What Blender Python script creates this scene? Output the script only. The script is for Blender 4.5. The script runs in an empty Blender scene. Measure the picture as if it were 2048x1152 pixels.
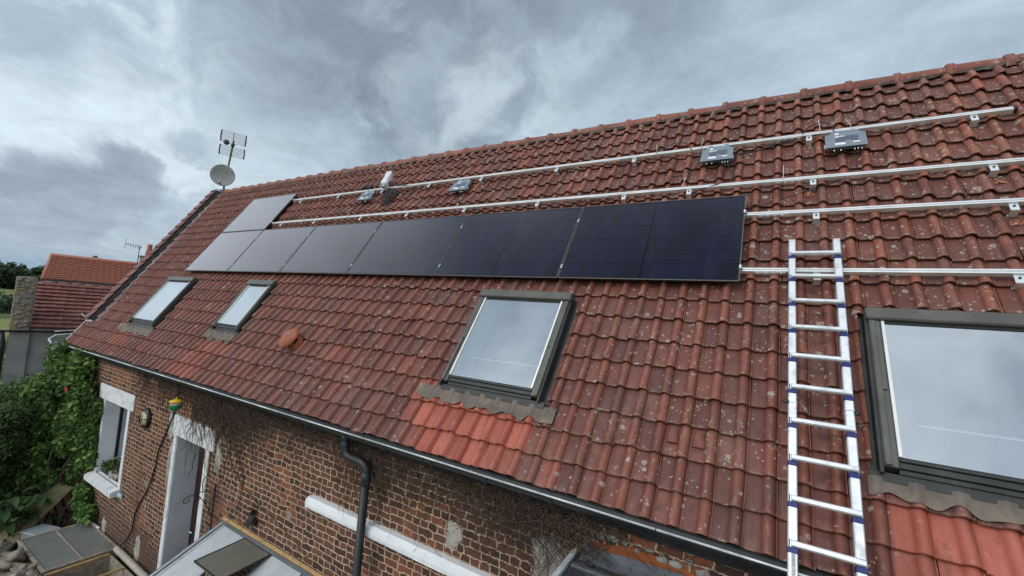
import bpy, math, random
import numpy as np
from mathutils import Vector, Matrix, noise as mnoise

random.seed(7)
rng = np.random.default_rng(7)
R = math.radians
SC = bpy.context.scene
COL = SC.collection

# ------------------------------------------------------------------ camera
cam_d = bpy.data.cameras.new('camera')
cam = bpy.data.objects.new('camera', cam_d)
COL.objects.link(cam)
cam_d.sensor_width = 36.0
cam_d.lens = 853.81 / 2048 * 36.0
cam_d.clip_start = 0.05
cam_d.clip_end = 4000
RX = (0.8567005914504149, 0.510217408492906, 0.07577791683130708)
DN = (0.030092214531352995, 0.09722215371858361, -0.9948076756091695)
FW = (-0.5149354864768094, 0.8545326494038148, 0.06793670487879422)
CP = (10.85827, -4.25280, -0.47332)
cam.matrix_world = Matrix(((RX[0], -DN[0], -FW[0], CP[0]), (RX[1], -DN[1], -FW[1], CP[1]),
                           (RX[2], -DN[2], -FW[2], CP[2]), (0, 0, 0, 1)))
SC.camera = cam

# ------------------------------------------------------------------ exposure
SC.view_settings.view_transform = 'Standard'
SC.view_settings.look = 'None'
SC.view_settings.exposure = 0.3
SC.view_settings.gamma = 1.0
SC.cycles.max_bounces = 8
SC.cycles.transparent_max_bounces = 12
SC.cycles.use_denoising = True

SUN_EL, SUN_AZ = R(38), R(198)      # azimuth clockwise from +Y
# ------------------------------------------------------------------ world: Nishita sky behind an overcast cloud deck
world = bpy.data.worlds.new('World')
SC.world = world
world.use_nodes = True
wt = world.node_tree
wt.nodes.clear()


class NT:
    """small helper to write node graphs"""
    def __init__(s, tree):
        s.t = tree

    def n(s, kind, **kw):
        nd = s.t.nodes.new(kind)
        for k, v in kw.items():
            if k.startswith('i_'):
                nd.inputs[k[2:].replace('_', ' ')].default_value = v
            else:
                setattr(nd, k, v)
        return nd

    def set(s, sock, v):
        if hasattr(v, 'links'):
            s.t.links.new(v, sock)
        elif v is not None:
            sock.default_value = v

    def math(s, op, a, b=None, clamp=False):
        nd = s.n('ShaderNodeMath', operation=op, use_clamp=clamp)
        s.set(nd.inputs[0], a)
        if b is not None:
            s.set(nd.inputs[1], b)
        return nd.outputs[0]

    def vmath(s, op, a, b=None, sc=None):
        nd = s.n('ShaderNodeVectorMath', operation=op)
        s.set(nd.inputs[0], a)
        if b is not None:
            s.set(nd.inputs[1], b)
        if sc is not None:
            s.set(nd.inputs['Scale'], sc)
        return nd.outputs['Value'] if op in ('DOT_PRODUCT', 'LENGTH', 'DISTANCE') else nd.outputs['Vector']

    def mix(s, f, a, b, mode='MIX'):
        nd = s.n('ShaderNodeMix', data_type='RGBA', blend_type=mode)
        s.set(nd.inputs[0], f)
        s.set(nd.inputs[6], a if hasattr(a, 'links') else (*a[:3], 1))
        s.set(nd.inputs[7], b if hasattr(b, 'links') else (*b[:3], 1))
        return nd.outputs[2]

    def ramp(s, f, a, b, lo=0.0, hi=1.0, smooth=True):
        nd = s.n('ShaderNodeMapRange', clamp=True)
        if smooth:
            nd.interpolation_type = 'SMOOTHSTEP'
        s.set(nd.inputs[0], f)
        for i, v in zip((1, 2, 3, 4), (a, b, lo, hi)):
            nd.inputs[i].default_value = v
        return nd.outputs[0]

    def noise(s, vec, scale, detail=4, rough=.55, dist=0.0, col=False):
        nd = s.n('ShaderNodeTexNoise')
        s.set(nd.inputs['Vector'], vec)
        nd.inputs['Scale'].default_value = scale
        nd.inputs['Detail'].default_value = detail
        nd.inputs['Roughness'].default_value = rough
        nd.inputs['Distortion'].default_value = dist
        return nd.outputs['Color' if col else 'Fac']

    def mapping(s, vec, scale=(1, 1, 1), loc=(0, 0, 0), rot=(0, 0, 0)):
        nd = s.n('ShaderNodeMapping')
        s.set(nd.inputs['Vector'], vec)
        nd.inputs['Scale'].default_value = scale
        nd.inputs['Location'].default_value = loc
        nd.inputs['Rotation'].default_value = rot
        return nd.outputs[0]

    def attr(s, name, what='Fac'):
        nd = s.n('ShaderNodeAttribute')
        nd.attribute_name = name
        return nd.outputs[what]

    def obj(s):
        return s.n('ShaderNodeTexCoord').outputs['Object']

    def sep(s, v):
        nd = s.n('ShaderNodeSeparateXYZ')
        s.set(nd.inputs[0], v)
        return nd.outputs

    def comb(s, x, y, z):
        nd = s.n('ShaderNodeCombineXYZ')
        for i, v in enumerate((x, y, z)):
            s.set(nd.inputs[i], v)
        return nd.outputs[0]


def build_world():
    w = NT(wt)
    out = w.n('ShaderNodeOutputWorld')
    bg = w.n('ShaderNodeBackground')
    bg.inputs['Strength'].default_value = 0.1
    sky = w.n('ShaderNodeTexSky', sky_type='NISHITA')
    sky.sun_disc = False
    sky.sun_elevation = SUN_EL
    sky.sun_rotation = SUN_AZ
    d = w.vmath('NORMALIZE', w.n('ShaderNodeTexCoord').outputs['Generated'])
    x, y, z = w.sep(d)
    zz = w.math('ADD', w.math('MAXIMUM', z, 0.0), 0.22)
    flat = w.comb(w.math('DIVIDE', x, zz), w.math('DIVIDE', y, zz), 0.0)
    big = w.noise(flat, 1.1, 5, .55, .25)
    mid = w.noise(w.mapping(flat, loc=(5, 2, 1)), 2.6, 7, .62, .35)
    fine = w.noise(w.mapping(flat, loc=(1, 7, 3)), 7.0, 6, .6, .3)
    wob = w.noise(d, 5.0, 6, .62, .4, col=True)
    wob2 = w.vmath('SCALE', w.vmath('SUBTRACT', wob, (.5, .5, .5)), sc=0.22)
    dd = w.vmath('NORMALIZE', w.vmath('ADD', d, wob2))
    # directional streaking of the deck: stretched noise
    strk = w.noise(w.mapping(flat, rot=(0, 0, R(38)), scale=(.55, 1.9, 1)), 1.7, 7, .6, .5)
    base = w.mix(w.ramp(big, .36, .64), (2.9, 3.65, 4.3), (3.9, 4.8, 5.45))
    col = w.mix(w.ramp(strk, .38, .66), base, (4.6, 5.55, 6.2))
    col = w.mix(w.math('MULTIPLY', w.ramp(mid, .45, .7), .6), col, (2.8, 3.5, 4.1))
    col = w.mix(w.math('MULTIPLY', w.ramp(fine, .35, .7), .16), col, (4.9, 5.8, 6.4))

    def blob(col, dirs, r0, r1, c, k=1.0, nz=None):
        """a cloud patch around given directions; r = inner / outer radius in degrees"""
        m = None
        for dv in dirs:
            v = Vector(dv).normalized()
            s_ = w.ramp(w.vmath('DOT_PRODUCT', dd, tuple(v)), math.cos(R(r1)), math.cos(R(r0)))
            m = s_ if m is None else w.math('MAXIMUM', m, s_)
        m = w.math('MULTIPLY', m, k)
        if nz is not None:
            m = w.math('MULTIPLY', m, nz)
        return w.mix(m, col, c)
    tex = w.ramp(w.noise(d, 9.0, 7, .6, .5), .34, .6)
    texl = w.ramp(w.noise(w.mapping(d, loc=(2, 1, 4)), 10.0, 6, .55, .3), .20, .42)
    # bright bank to the left
    col = blob(col, [(-.926, .289, .241), (-.952, .203, .228), (-.94, .08, .25), (-.908, .324, .2), (-.95, .12, .30), (-.93, .30, .13)], 6, 17, (6.1, 7.05, 7.55), .95)
    col = blob(col, [(-.885, .33, .33), (-.90, .24, .36)], 2, 9, (5.6, 6.5, 7.0), .6)
    col = blob(col, [(-.90, -.14, .42), (-.84, -.16, .52), (-.93, -.22, .30), (-.95, -.13, .24), (-.76, -.2, .62)], 7, 15, (6.7, 7.6, 8.3), .9)  # bank carried on out of view, added to brighten the panel reflections
    # grey streaks crossing it
    col = blob(col, [(-.92, .13, .40), (-.87, .28, .43), (-.80, .42, .42), (-.74, .52, .41)], 2, 9, (3.35, 4.1, 4.75), .85, tex)
    col = blob(col, [(-.82, .47, .32), (-.86, .41, .29)], 2, 7, (3.9, 4.7, 5.3), .6)
    # dark underside high in the middle
    col = blob(col, [(-.574, .601, .556), (-.66, .52, .54), (-.52, .62, .6), (-.62, .60, .49)], 4, 14, (1.75, 2.1, 2.5), .95, tex)
    col = blob(col, [(-.75, .42, .50), (-.42, .68, .60), (-.55, .66, .51), (-.25, .72, .64)], 4, 14, (2.3, 2.8, 3.3), .7)
    # bright breaks
    col = blob(col, [(-.55, .70, .456), (-.464, .77, .439), (-.60, .66, .44)], 1, 8, (5.4, 6.3, 6.8), .7, tex)
    col = blob(col, [(-.41, .735, .535), (-.33, .765, .55), (-.46, .71, .52)], .5, 5, (4.9, 5.8, 6.4), .55, tex)
    # low grey cumulus at the left edge
    col = blob(col, [(-.966, .201, .158), (-.975, .16, .145), (-.972, .175, .125), (-.960, .215, .14), (-.985, .12, .13)], 1.5, 4.4, (2.6, 3.1, 3.75), .95, texl)
    col = blob(col, [(-.949, .255, .172), (-.951, .262, .15)], 1.2, 3.4, (2.6, 3.1, 3.7), .9, texl)
    col = blob(col, [(-.943, .306, .118), (-.955, .27, .10), (-.972, .20, .085), (-.98, .16, .07), (-.93, .345, .10)], 2, 5, (3.3, 3.95, 4.6), .8, texl)
    col = blob(col, [(-.908, .325, .265), (-.90, .345, .258)], .5, 2.4, (3.6, 4.3, 4.9), .8)
    col = blob(col, [(-.90, .41, .155), (-.91, .38, .15)], .8, 3, (3.4, 4.1, 4.7), .7)
    # blue gap close to the horizon, then a pale strip
    lowm = w.ramp(w.math('ADD', z, w.math('MULTIPLY', w.math('SUBTRACT', mid, .5), .03)), .022, .062, 1, 0)
    col = w.mix(w.math('MULTIPLY', lowm, .8), col, (2.2, 3.15, 4.3))
    low2 = w.ramp(w.math('ADD', z, w.math('MULTIPLY', w.math('SUBTRACT', fine, .5), .02)), .004, .03, 1, 0)
    col = w.mix(w.math('MULTIPLY', low2, .75), col, (3.8, 4.9, 5.6))
    # overhead, outside the picture, the deck is brighter (overcast zenith)
    up = w.ramp(z, .60, .92)
    cl2 = w.noise(w.mapping(d, loc=(4, 4, 9)), 2.6, 6, .55, .4)
    zen = w.mix(w.ramp(cl2, .40, .62), (4.2, 5.0, 5.9), (7.5, 8.3, 8.9))
    col = w.mix(up, col, zen)
    # behind the camera: overcast, low band brightened as added frontal fill
    back = w.ramp(y, -.1, -.6)
    bk = w.mix(w.ramp(cl2, .36, .68), (4.3, 5.1, 6.0), (7.7, 8.5, 9.1))
    bk = w.mix(w.ramp(z, .5, .25), bk, (11.5, 12.2, 12.6))
    col = w.mix(w.math('MULTIPLY', back, .85), col, bk)
    # crisper small-scale relief in the cloud deck, slightly cooler
    rel = w.ramp(w.noise(w.mapping(flat, loc=(9, 3, 1)), 5.2, 8, .66, .6), .30, .70, .86, 1.12, False)
    cc = w.comb(w.math('MULTIPLY', rel, .985), w.math('MULTIPLY', rel, 1.0), w.math('MULTIPLY', rel, 1.025))
    col = w.mix(1.0, col, cc, 'MULTIPLY')
    # let some of the sky texture through
    col = w.mix(.06, col, sky.outputs[0])
    wt.links.new(col, bg.inputs['Color'])
    wt.links.new(bg.outputs[0], out.inputs['Surface'])


build_world()

# ------------------------------------------------------------------ sun (veiled by cloud)
sl = bpy.data.lights.new('sun', 'SUN')
sl.energy = .9
sl.angle = R(24)
sl.color = (1.0, .965, .92)
sun = bpy.data.objects.new('sun', sl)
COL.objects.link(sun)
sd = Vector((math.sin(SUN_AZ) * math.cos(SUN_EL), math.cos(SUN_AZ) * math.cos(SUN_EL), math.sin(SUN_EL)))
sun.rotation_euler = sd.to_track_quat('Z', 'Y').to_euler()
sun.location = (0, -20, 40)

# ------------------------------------------------------------------ frames
PITCH = R(57)
cP, sP = math.cos(PITCH), math.sin(PITCH)
ROT = Matrix(((1, 0, 0, 0), (0, cP, -sP, 0), (0, sP, cP, 0), (0, 0, 0, 1)))   # roof (s,t,n) -> world
GZ = -5.5
TN = -0.140           # pan level of the tiles in the roof frame


def RP(s, t, n):
    return ROT @ Vector((s, t, n))


WM = {}


def wm(o):
    return WM.get(o.name, Matrix.Identity(4))


def thing(name, label, cat, m=None, group=None, kind=None):
    o = bpy.data.objects.new(name, None)
    COL.objects.link(o)
    o.empty_display_size = .1
    m = m if m is not None else Matrix.Identity(4)
    if isinstance(m, (tuple, Vector)):
        m = Matrix.Translation(Vector(m))
    o.matrix_world = m
    WM[o.name] = m.copy()
    return tag(o, label, cat, group, kind)


def roofm(s, t, n=0.0):
    return Matrix.Translation(RP(s, t, n)) @ ROT


def tag(o, label=None, cat=None, group=None, kind=None):
    if label:
        o['label'] = label
    if cat:
        o['category'] = cat
    if group:
        o['group'] = group
    if kind:
        o['kind'] = kind
    return o


def copy_tree(o, m=None, parent=None):
    c = o.copy()
    COL.objects.link(c)
    if parent is not None:
        c.parent = parent
    elif m is not None:
        c.matrix_world = m
        WM[c.name] = m.copy()
    for ch in list(o.children):
        copy_tree(ch, None, c)
    return c


class MB:
    """collects shapes into one mesh"""
    def __init__(s):
        s.v, s.f, s.n, s.sm = [], [], 0, []

    def add(s, verts, faces, smooth=False, M=None):
        v = np.asarray(verts, float).reshape(-1, 3)
        if M is not None:
            A = np.array(M)
            v = v @ A[:3, :3].T + A[:3, 3]
        s.v.append(v)
        s.f += [tuple(i + s.n for i in f) for f in faces]
        s.sm += [smooth] * len(faces)
        s.n += len(v)
        return s

    def box(s, x0, x1, y0, y1, z0, z1, M=None):
        x0, x1 = min(x0, x1), max(x0, x1)
        y0, y1 = min(y0, y1), max(y0, y1)
        z0, z1 = min(z0, z1), max(z0, z1)
        v = [(x0, y0, z0), (x1, y0, z0), (x1, y1, z0), (x0, y1, z0), (x0, y0, z1), (x1, y0, z1), (x1, y1, z1), (x0, y1, z1)]
        return s.add(v, [(0, 3, 2, 1), (4, 5, 6, 7), (0, 1, 5, 4), (1, 2, 6, 5), (2, 3, 7, 6), (3, 0, 4, 7)], False, M)

    def cbox(s, x0, x1, y0, y1, z0, z1, b=.004, M=None):
        """box with chamfered edges"""
        x0, x1, y0, y1, z0, z1 = min(x0, x1), max(x0, x1), min(y0, y1), max(y0, y1), min(z0, z1), max(z0, z1)
        b = min(b, (x1 - x0) * .45, (y1 - y0) * .45, (z1 - z0) * .45)
        v = []
        for sx, X, dx in ((0, x0, b), (1, x1, -b)):
            for sy, Y, dy in ((0, y0, b), (1, y1, -b)):
                for sz, Z, dz in ((0, z0, b), (1, z1, -b)):
                    v += [(X, Y + dy, Z + dz), (X + dx, Y, Z + dz), (X + dx, Y + dy, Z)]
        def i(sx, sy, sz, a): return (sx * 4 + sy * 2 + sz) * 3 + a
        f = [(i(0, 0, 0, 0), i(0, 0, 1, 0), i(0, 1, 1, 0), i(0, 1, 0, 0)), (i(1, 0, 0, 0), i(1, 1, 0, 0), i(1, 1, 1, 0), i(1, 0, 1, 0)),
             (i(0, 0, 0, 1), i(1, 0, 0, 1), i(1, 0, 1, 1), i(0, 0, 1, 1)), (i(0, 1, 0, 1), i(0, 1, 1, 1), i(1, 1, 1, 1), i(1, 1, 0, 1)),
             (i(0, 0, 0, 2), i(0, 1, 0, 2), i(1, 1, 0, 2), i(1, 0, 0, 2)), (i(0, 0, 1, 2), i(1, 0, 1, 2), i(1, 1, 1, 2), i(0, 1, 1, 2))]
        for p in (0, 1):
            for q in (0, 1):
                f.append((i(p, q, 0, 0), i(p, q, 1, 0), i(p, q, 1, 1), i(p, q, 0, 1)))
                f.append((i(p, 0, q, 0), i(p, 1, q, 0), i(p, 1, q, 2), i(p, 0, q, 2)))
                f.append((i(0, p, q, 1), i(1, p, q, 1), i(1, p, q, 2), i(0, p, q, 2)))
        for p in (0, 1):
            for q in (0, 1):
                for r in (0, 1):
                    f.append((i(p, q, r, 0), i(p, q, r, 1), i(p, q, r, 2)))
        return s.add(v, f, False, M)

    def prism(s, poly, a, b, axis=0, M=None, smooth=False):
        """poly: 2-D outline; extruded from a to b along axis (0: poly is (y,z); 1: (x,z); 2: (x,y))"""
        n = len(poly)

        def p3(p, h):
            return (h, p[0], p[1]) if axis == 0 else ((p[0], h, p[1]) if axis == 1 else (p[0], p[1], h))
        v = [p3(p, a) for p in poly] + [p3(p, b) for p in poly]
        f = [(i, (i + 1) % n, n + (i + 1) % n, n + i) for i in range(n)]
        s.add(v, f, smooth, M)
        s.add(v, [tuple(range(n - 1, -1, -1)), tuple(range(n, 2 * n))], False, M)
        return s

    def tube(s, path, r, n=8, cap=True, M=None, smooth=True):
        P = [Vector(p) for p in path]
        rr = r if hasattr(r, '__len__') else [r] * len(P)
        t = (P[1] - P[0]).normalized()
        up = Vector((0, 0, 1)) if abs(t.z) < .9 else Vector((1, 0, 0))
        u = t.cross(up).normalized()
        v, f = [], []
        for i, p in enumerate(P):
            tt = (P[min(i + 1, len(P) - 1)] - P[max(i - 1, 0)])
            tt = tt.normalized() if tt.length > 1e-9 else t
            u = (u - tt * u.dot(tt))
            u = u.normalized() if u.length > 1e-6 else tt.orthogonal().normalized()
            w_ = tt.cross(u)
            for k in range(n):
                a = 2 * math.pi * k / n
                v.append(p + (u * math.cos(a) + w_ * math.sin(a)) * rr[i])
        for i in range(len(P) - 1):
            for k in range(n):
                a, b = i * n + k, i * n + (k + 1) % n
                f.append((a, b, b + n, a + n))
        if cap:
            f.append(tuple(range(n - 1, -1, -1)))
            f.append(tuple(range((len(P) - 1) * n, len(P) * n)))
        return s.add(v, f, smooth, M)

    def lathe(s, prof, n=24, M=None, smooth=True, a0=0.0, a1=2 * math.pi):
        full = abs(a1 - a0 - 2 * math.pi) < 1e-6
        m = n if full else n + 1
        v = [(r * math.cos(a0 + (a1 - a0) * k / n), r * math.sin(a0 + (a1 - a0) * k / n), z) for r, z in prof for k in range(m)]
        f = []
        for i in range(len(prof) - 1):
            for k in range(n):
                a, b = i * m + k, i * m + (k + 1) % m
                f.append((a, b, b + m, a + m))
        return s.add(v, f, smooth, M)

    def grid(s, fn, nu, nv, smooth=True, M=None):
        v = [fn(i / nu, j / nv) for j in range(nv + 1) for i in range(nu + 1)]
        f = [(j * (nu + 1) + i, j * (nu + 1) + i + 1, (j + 1) * (nu + 1) + i + 1, (j + 1) * (nu + 1) + i) for j in range(nv) for i in range(nu)]
        return s.add(v, f, smooth, M)

    def blob(s, c, rad, n=10, amp=.15, seed=0, M=None):
        c = Vector(c)
        v, f = [], []
        nr = n
        for j in range(n + 1):
            th = math.pi * j / n
            for k in range(nr):
                ph = 2 * math.pi * k / nr
                d = Vector((math.sin(th) * math.cos(ph), math.sin(th) * math.sin(ph), math.cos(th)))
                q = 1 + amp * mnoise.noise(d * 1.7 + Vector((seed * 3.1, seed, 0)))
                v.append((c.x + d.x * rad[0] * q, c.y + d.y * rad[1] * q, c.z + d.z * rad[2] * q))
        for j in range(n):
            for k in range(nr):
                f.append((j * nr + k, (j + 1) * nr + k, (j + 1) * nr + (k + 1) % nr, j * nr + (k + 1) % nr))
        return s.add(v, f, True, M)

    def build(s, name, mat, parent=None, frame='world', at=None, attrs=None):
        """frame: 'local' (coordinates of the parent), 'world' or 'roof' coordinates"""
        v = np.concatenate(s.v)
        A = Matrix.Identity(4)
        if frame == 'roof':
            A = ROT
        base = wm(parent) if parent is not None else (Matrix.Translation(Vector(at)) if at is not None else Matrix.Identity(4))
        if frame != 'local':
            A = base.inverted() @ A
        else:
            A = Matrix.Identity(4)
        A = np.array(A)
        v = v @ A[:3, :3].T + A[:3, 3]
        me = bpy.data.meshes.new(name)
        me.from_pydata(v.tolist(), [], s.f)
        me.polygons.foreach_set('use_smooth', s.sm)
        if attrs:
            for k, arr in attrs.items():
                at_ = me.attributes.new(k, 'FLOAT', 'POINT')
                at_.data.foreach_set('value', np.asarray(arr, np.float32))
        me.update()
        return link(name, me, mat, parent, base)


def link(name, me, mat, parent=None, base=None):
    o = bpy.data.objects.new(name, me)
    COL.objects.link(o)
    if mat is not None:
        me.materials.append(mat)
    if parent is not None:
        o.parent = parent
        WM[o.name] = wm(parent)
    elif base is not None:
        o.matrix_world = base
        WM[o.name] = base.copy()
    return o


# ------------------------------------------------------------------ materials
def new_mat(name):
    m = bpy.data.materials.new(name)
    m.use_nodes = True
    m.node_tree.nodes.clear()
    k = NT(m.node_tree)
    out = k.n('ShaderNodeOutputMaterial')
    p = k.n('ShaderNodeBsdfPrincipled')
    m.node_tree.links.new(p.outputs[0], out.inputs['Surface'])
    return m, k, p, out


def bump(k, p, h, strength=.4, dist=.01):
    b = k.n('ShaderNodeBump')
    b.inputs['Strength'].default_value = strength
    b.inputs['Distance'].default_value = dist
    k.set(b.inputs['Height'], h)
    k.t.links.new(b.outputs[0], p.inputs['Normal'])


def simple(name, c, rough=.6, metal=0.0, var=.25, scale=6.0, dirt=None, dscale=3.0, damt=.5, bmp=.15, spec=None):
    m, k, p, out = new_mat(name)
    o = k.obj()
    nz = k.noise(o, scale, 5, .6)
    lo = tuple(x * (1 - var) for x in c)
    hi = tuple(min(1, x * (1 + var)) for x in c)
    col = k.mix(k.ramp(nz, .3, .7), lo, hi)
    if dirt is not None:
        dn = k.noise(k.mapping(o, loc=(3, 1, 2)), dscale, 6, .65, .3)
        col = k.mix(k.math('MULTIPLY', k.ramp(dn, .5, .68), damt), col, dirt)
    k.set(p.inputs['Base Color'], col)
    k.set(p.inputs['Roughness'], k.ramp(nz, .2, .8, max(0, rough - .08), min(1, rough + .08)))
    p.inputs['Metallic'].default_value = metal
    if spec is not None:
        p.inputs['Specular IOR Level'].default_value = spec
    if bmp:
        bump(k, p, k.noise(o, scale * 5, 4), bmp, .004)
    return m


def tile_mat(name, hue=0):
    """old interlocking clay tiles: purplish-brown pans, redder rolls, lichen, soot, new tiles"""
    m, k, p, out = new_mat(name)
    o = k.obj()
    rnd, new, roll, along = k.attr('rnd'), k.attr('new'), k.attr('roll'), k.attr('along')
    high = k.attr('high')
    n1 = k.noise(o, 9, 6, .65, .3)
    n2 = k.noise(k.mapping(o, loc=(4, 9, 2)), 28, 5, .6)
    n3 = k.noise(k.mapping(o, loc=(1, 3, 8)), 2.2, 4, .55)
    dark = k.mix(rnd, (.140, .047, .037), (.225, .076, .054))
    dark = k.mix(k.math('MULTIPLY', k.ramp(n1, .42, .7), .6), dark, (.095, .048, .041))
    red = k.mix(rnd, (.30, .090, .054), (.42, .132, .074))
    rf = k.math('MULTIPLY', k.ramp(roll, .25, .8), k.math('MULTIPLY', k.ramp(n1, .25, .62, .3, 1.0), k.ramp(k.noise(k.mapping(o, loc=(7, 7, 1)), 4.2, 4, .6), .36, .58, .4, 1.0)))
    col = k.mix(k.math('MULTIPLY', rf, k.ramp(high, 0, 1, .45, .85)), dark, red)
    # grey bloom (dust, weathering)
    col = k.mix(k.math('MULTIPLY', k.ramp(n3, .48, .66), .35), col, (.18, .11, .092))
    # each tile fired and weathered differently
    hv = k.n('ShaderNodeTexWhiteNoise', noise_dimensions='1D')
    k.set(hv.inputs['W'], k.math('MULTIPLY', rnd, 977.0))
    col = k.mix(k.math('MULTIPLY', k.ramp(hv.outputs['Value'], .35, 1.0, smooth=False), .6), col, k.mix(.5, col, (.045, .026, .025)))
    # pale abrasion along the nose; paler crest on the roll
    edge = k.math('MULTIPLY', k.ramp(along, .02, .12, 1, 0), k.ramp(n2, .42, .62))
    crest = k.math('MULTIPLY', k.ramp(roll, .82, 1.0), k.ramp(k.noise(k.mapping(o, loc=(6, 2, 5), scale=(3, 1, 1)), 8, 5, .7), .50, .66))
    col = k.mix(k.math('MULTIPLY', k.math('MAXIMUM', k.math('MULTIPLY', edge, .5), k.math('MULTIPLY', crest, .5)), .9), col, (.40, .215, .150))
    # fine dark pitting
    col = k.mix(k.math('MULTIPLY', k.ramp(k.noise(k.mapping(o, loc=(2, 6, 9)), 75, 3, .6), .58, .70), .5), col, (.045, .028, .024))
    # newer bright tiles
    nt = k.mix(rnd, (.35, .085, .057), (.46, .128, .085))
    nt = k.mix(k.math('MULTIPLY', k.ramp(n1, .52, .72), .55), nt, (.25, .085, .066))
    col = k.mix(new, col, nt)
    # soot and moss streaks, stronger near the ridge
    st = k.noise(k.mapping(o, scale=(9, 2.2, 2.2)), 1.6, 6, .7, .5)
    col = k.mix(k.math('MULTIPLY', k.ramp(st, .54, .70), k.ramp(high, 0, 1, .4, .9)), col, (.055, .042, .034))
    # lichen: pale rosettes
    lich = None
    wv = k.vmath('ADD', o, k.vmath('SCALE', k.vmath('SUBTRACT', k.noise(o, 40, 3, .6, col=True), (.5, .5, .5)), sc=.034))
    for sc_, r_, dens, loc in ((5.5, .17, .90, (0, 0, 0)), (9, .20, .84, (3, 1, 5)), (17, .24, .82, (7, 2, 1)), (30, .27, .84, (2, 6, 4))):
        vo = k.n('ShaderNodeTexVoronoi')
        vo.inputs['Scale'].default_value = sc_
        k.set(vo.inputs['Vector'], k.mapping(wv, loc=loc))
        gate = k.sep(vo.outputs['Color'])[0]
        th = k.math('SUBTRACT', dens + .08, k.math('MULTIPLY', high, .52))
        cl = k.math('MULTIPLY', k.math('SUBTRACT', k.noise(k.mapping(o, loc=(loc[1], 4, 4)), 1.8, 4), .5), 2.3)
        on = k.math('GREATER_THAN', k.math('ADD', gate, cl), th)
        inside = k.ramp(vo.outputs['Distance'], r_ * .75, r_, 1, 0)
        hole = k.ramp(vo.outputs['Distance'], r_ * .2, r_ * .5, .35, 1)
        one = k.math('MULTIPLY', k.math('MULTIPLY', on, inside), hole)
        lich = one if lich is None else k.math('MAXIMUM', lich, one)
    lich = k.math('MULTIPLY', lich, k.ramp(n2, .25, .5, .45, .95))
    lich = k.math('MULTIPLY', lich, k.ramp(new, 0, 1, 1, .25))
    lc = k.mix(k.noise(k.mapping(o, loc=(8, 8, 1)), 5, 2), (.30, .25, .19), (.56, .51, .43))
    col = k.mix(k.math('MULTIPLY', lich, .8), col, lc)
    if hue:
        col = k.mix(.6, col, (.40, .17, .105))
    k.set(p.inputs['Base Color'], col)
    k.set(p.inputs['Roughness'], k.ramp(n1, .3, .7, .42, .72))
    p.inputs['Specular IOR Level'].default_value = .38
    h = k.math('ADD', k.math('MULTIPLY', n2, .6), k.math('ADD', k.math('MULTIPLY', n1, .8), k.math('MULTIPLY', lich, .4)))
    bump(k, p, h, .6, .009)
    return m


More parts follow.
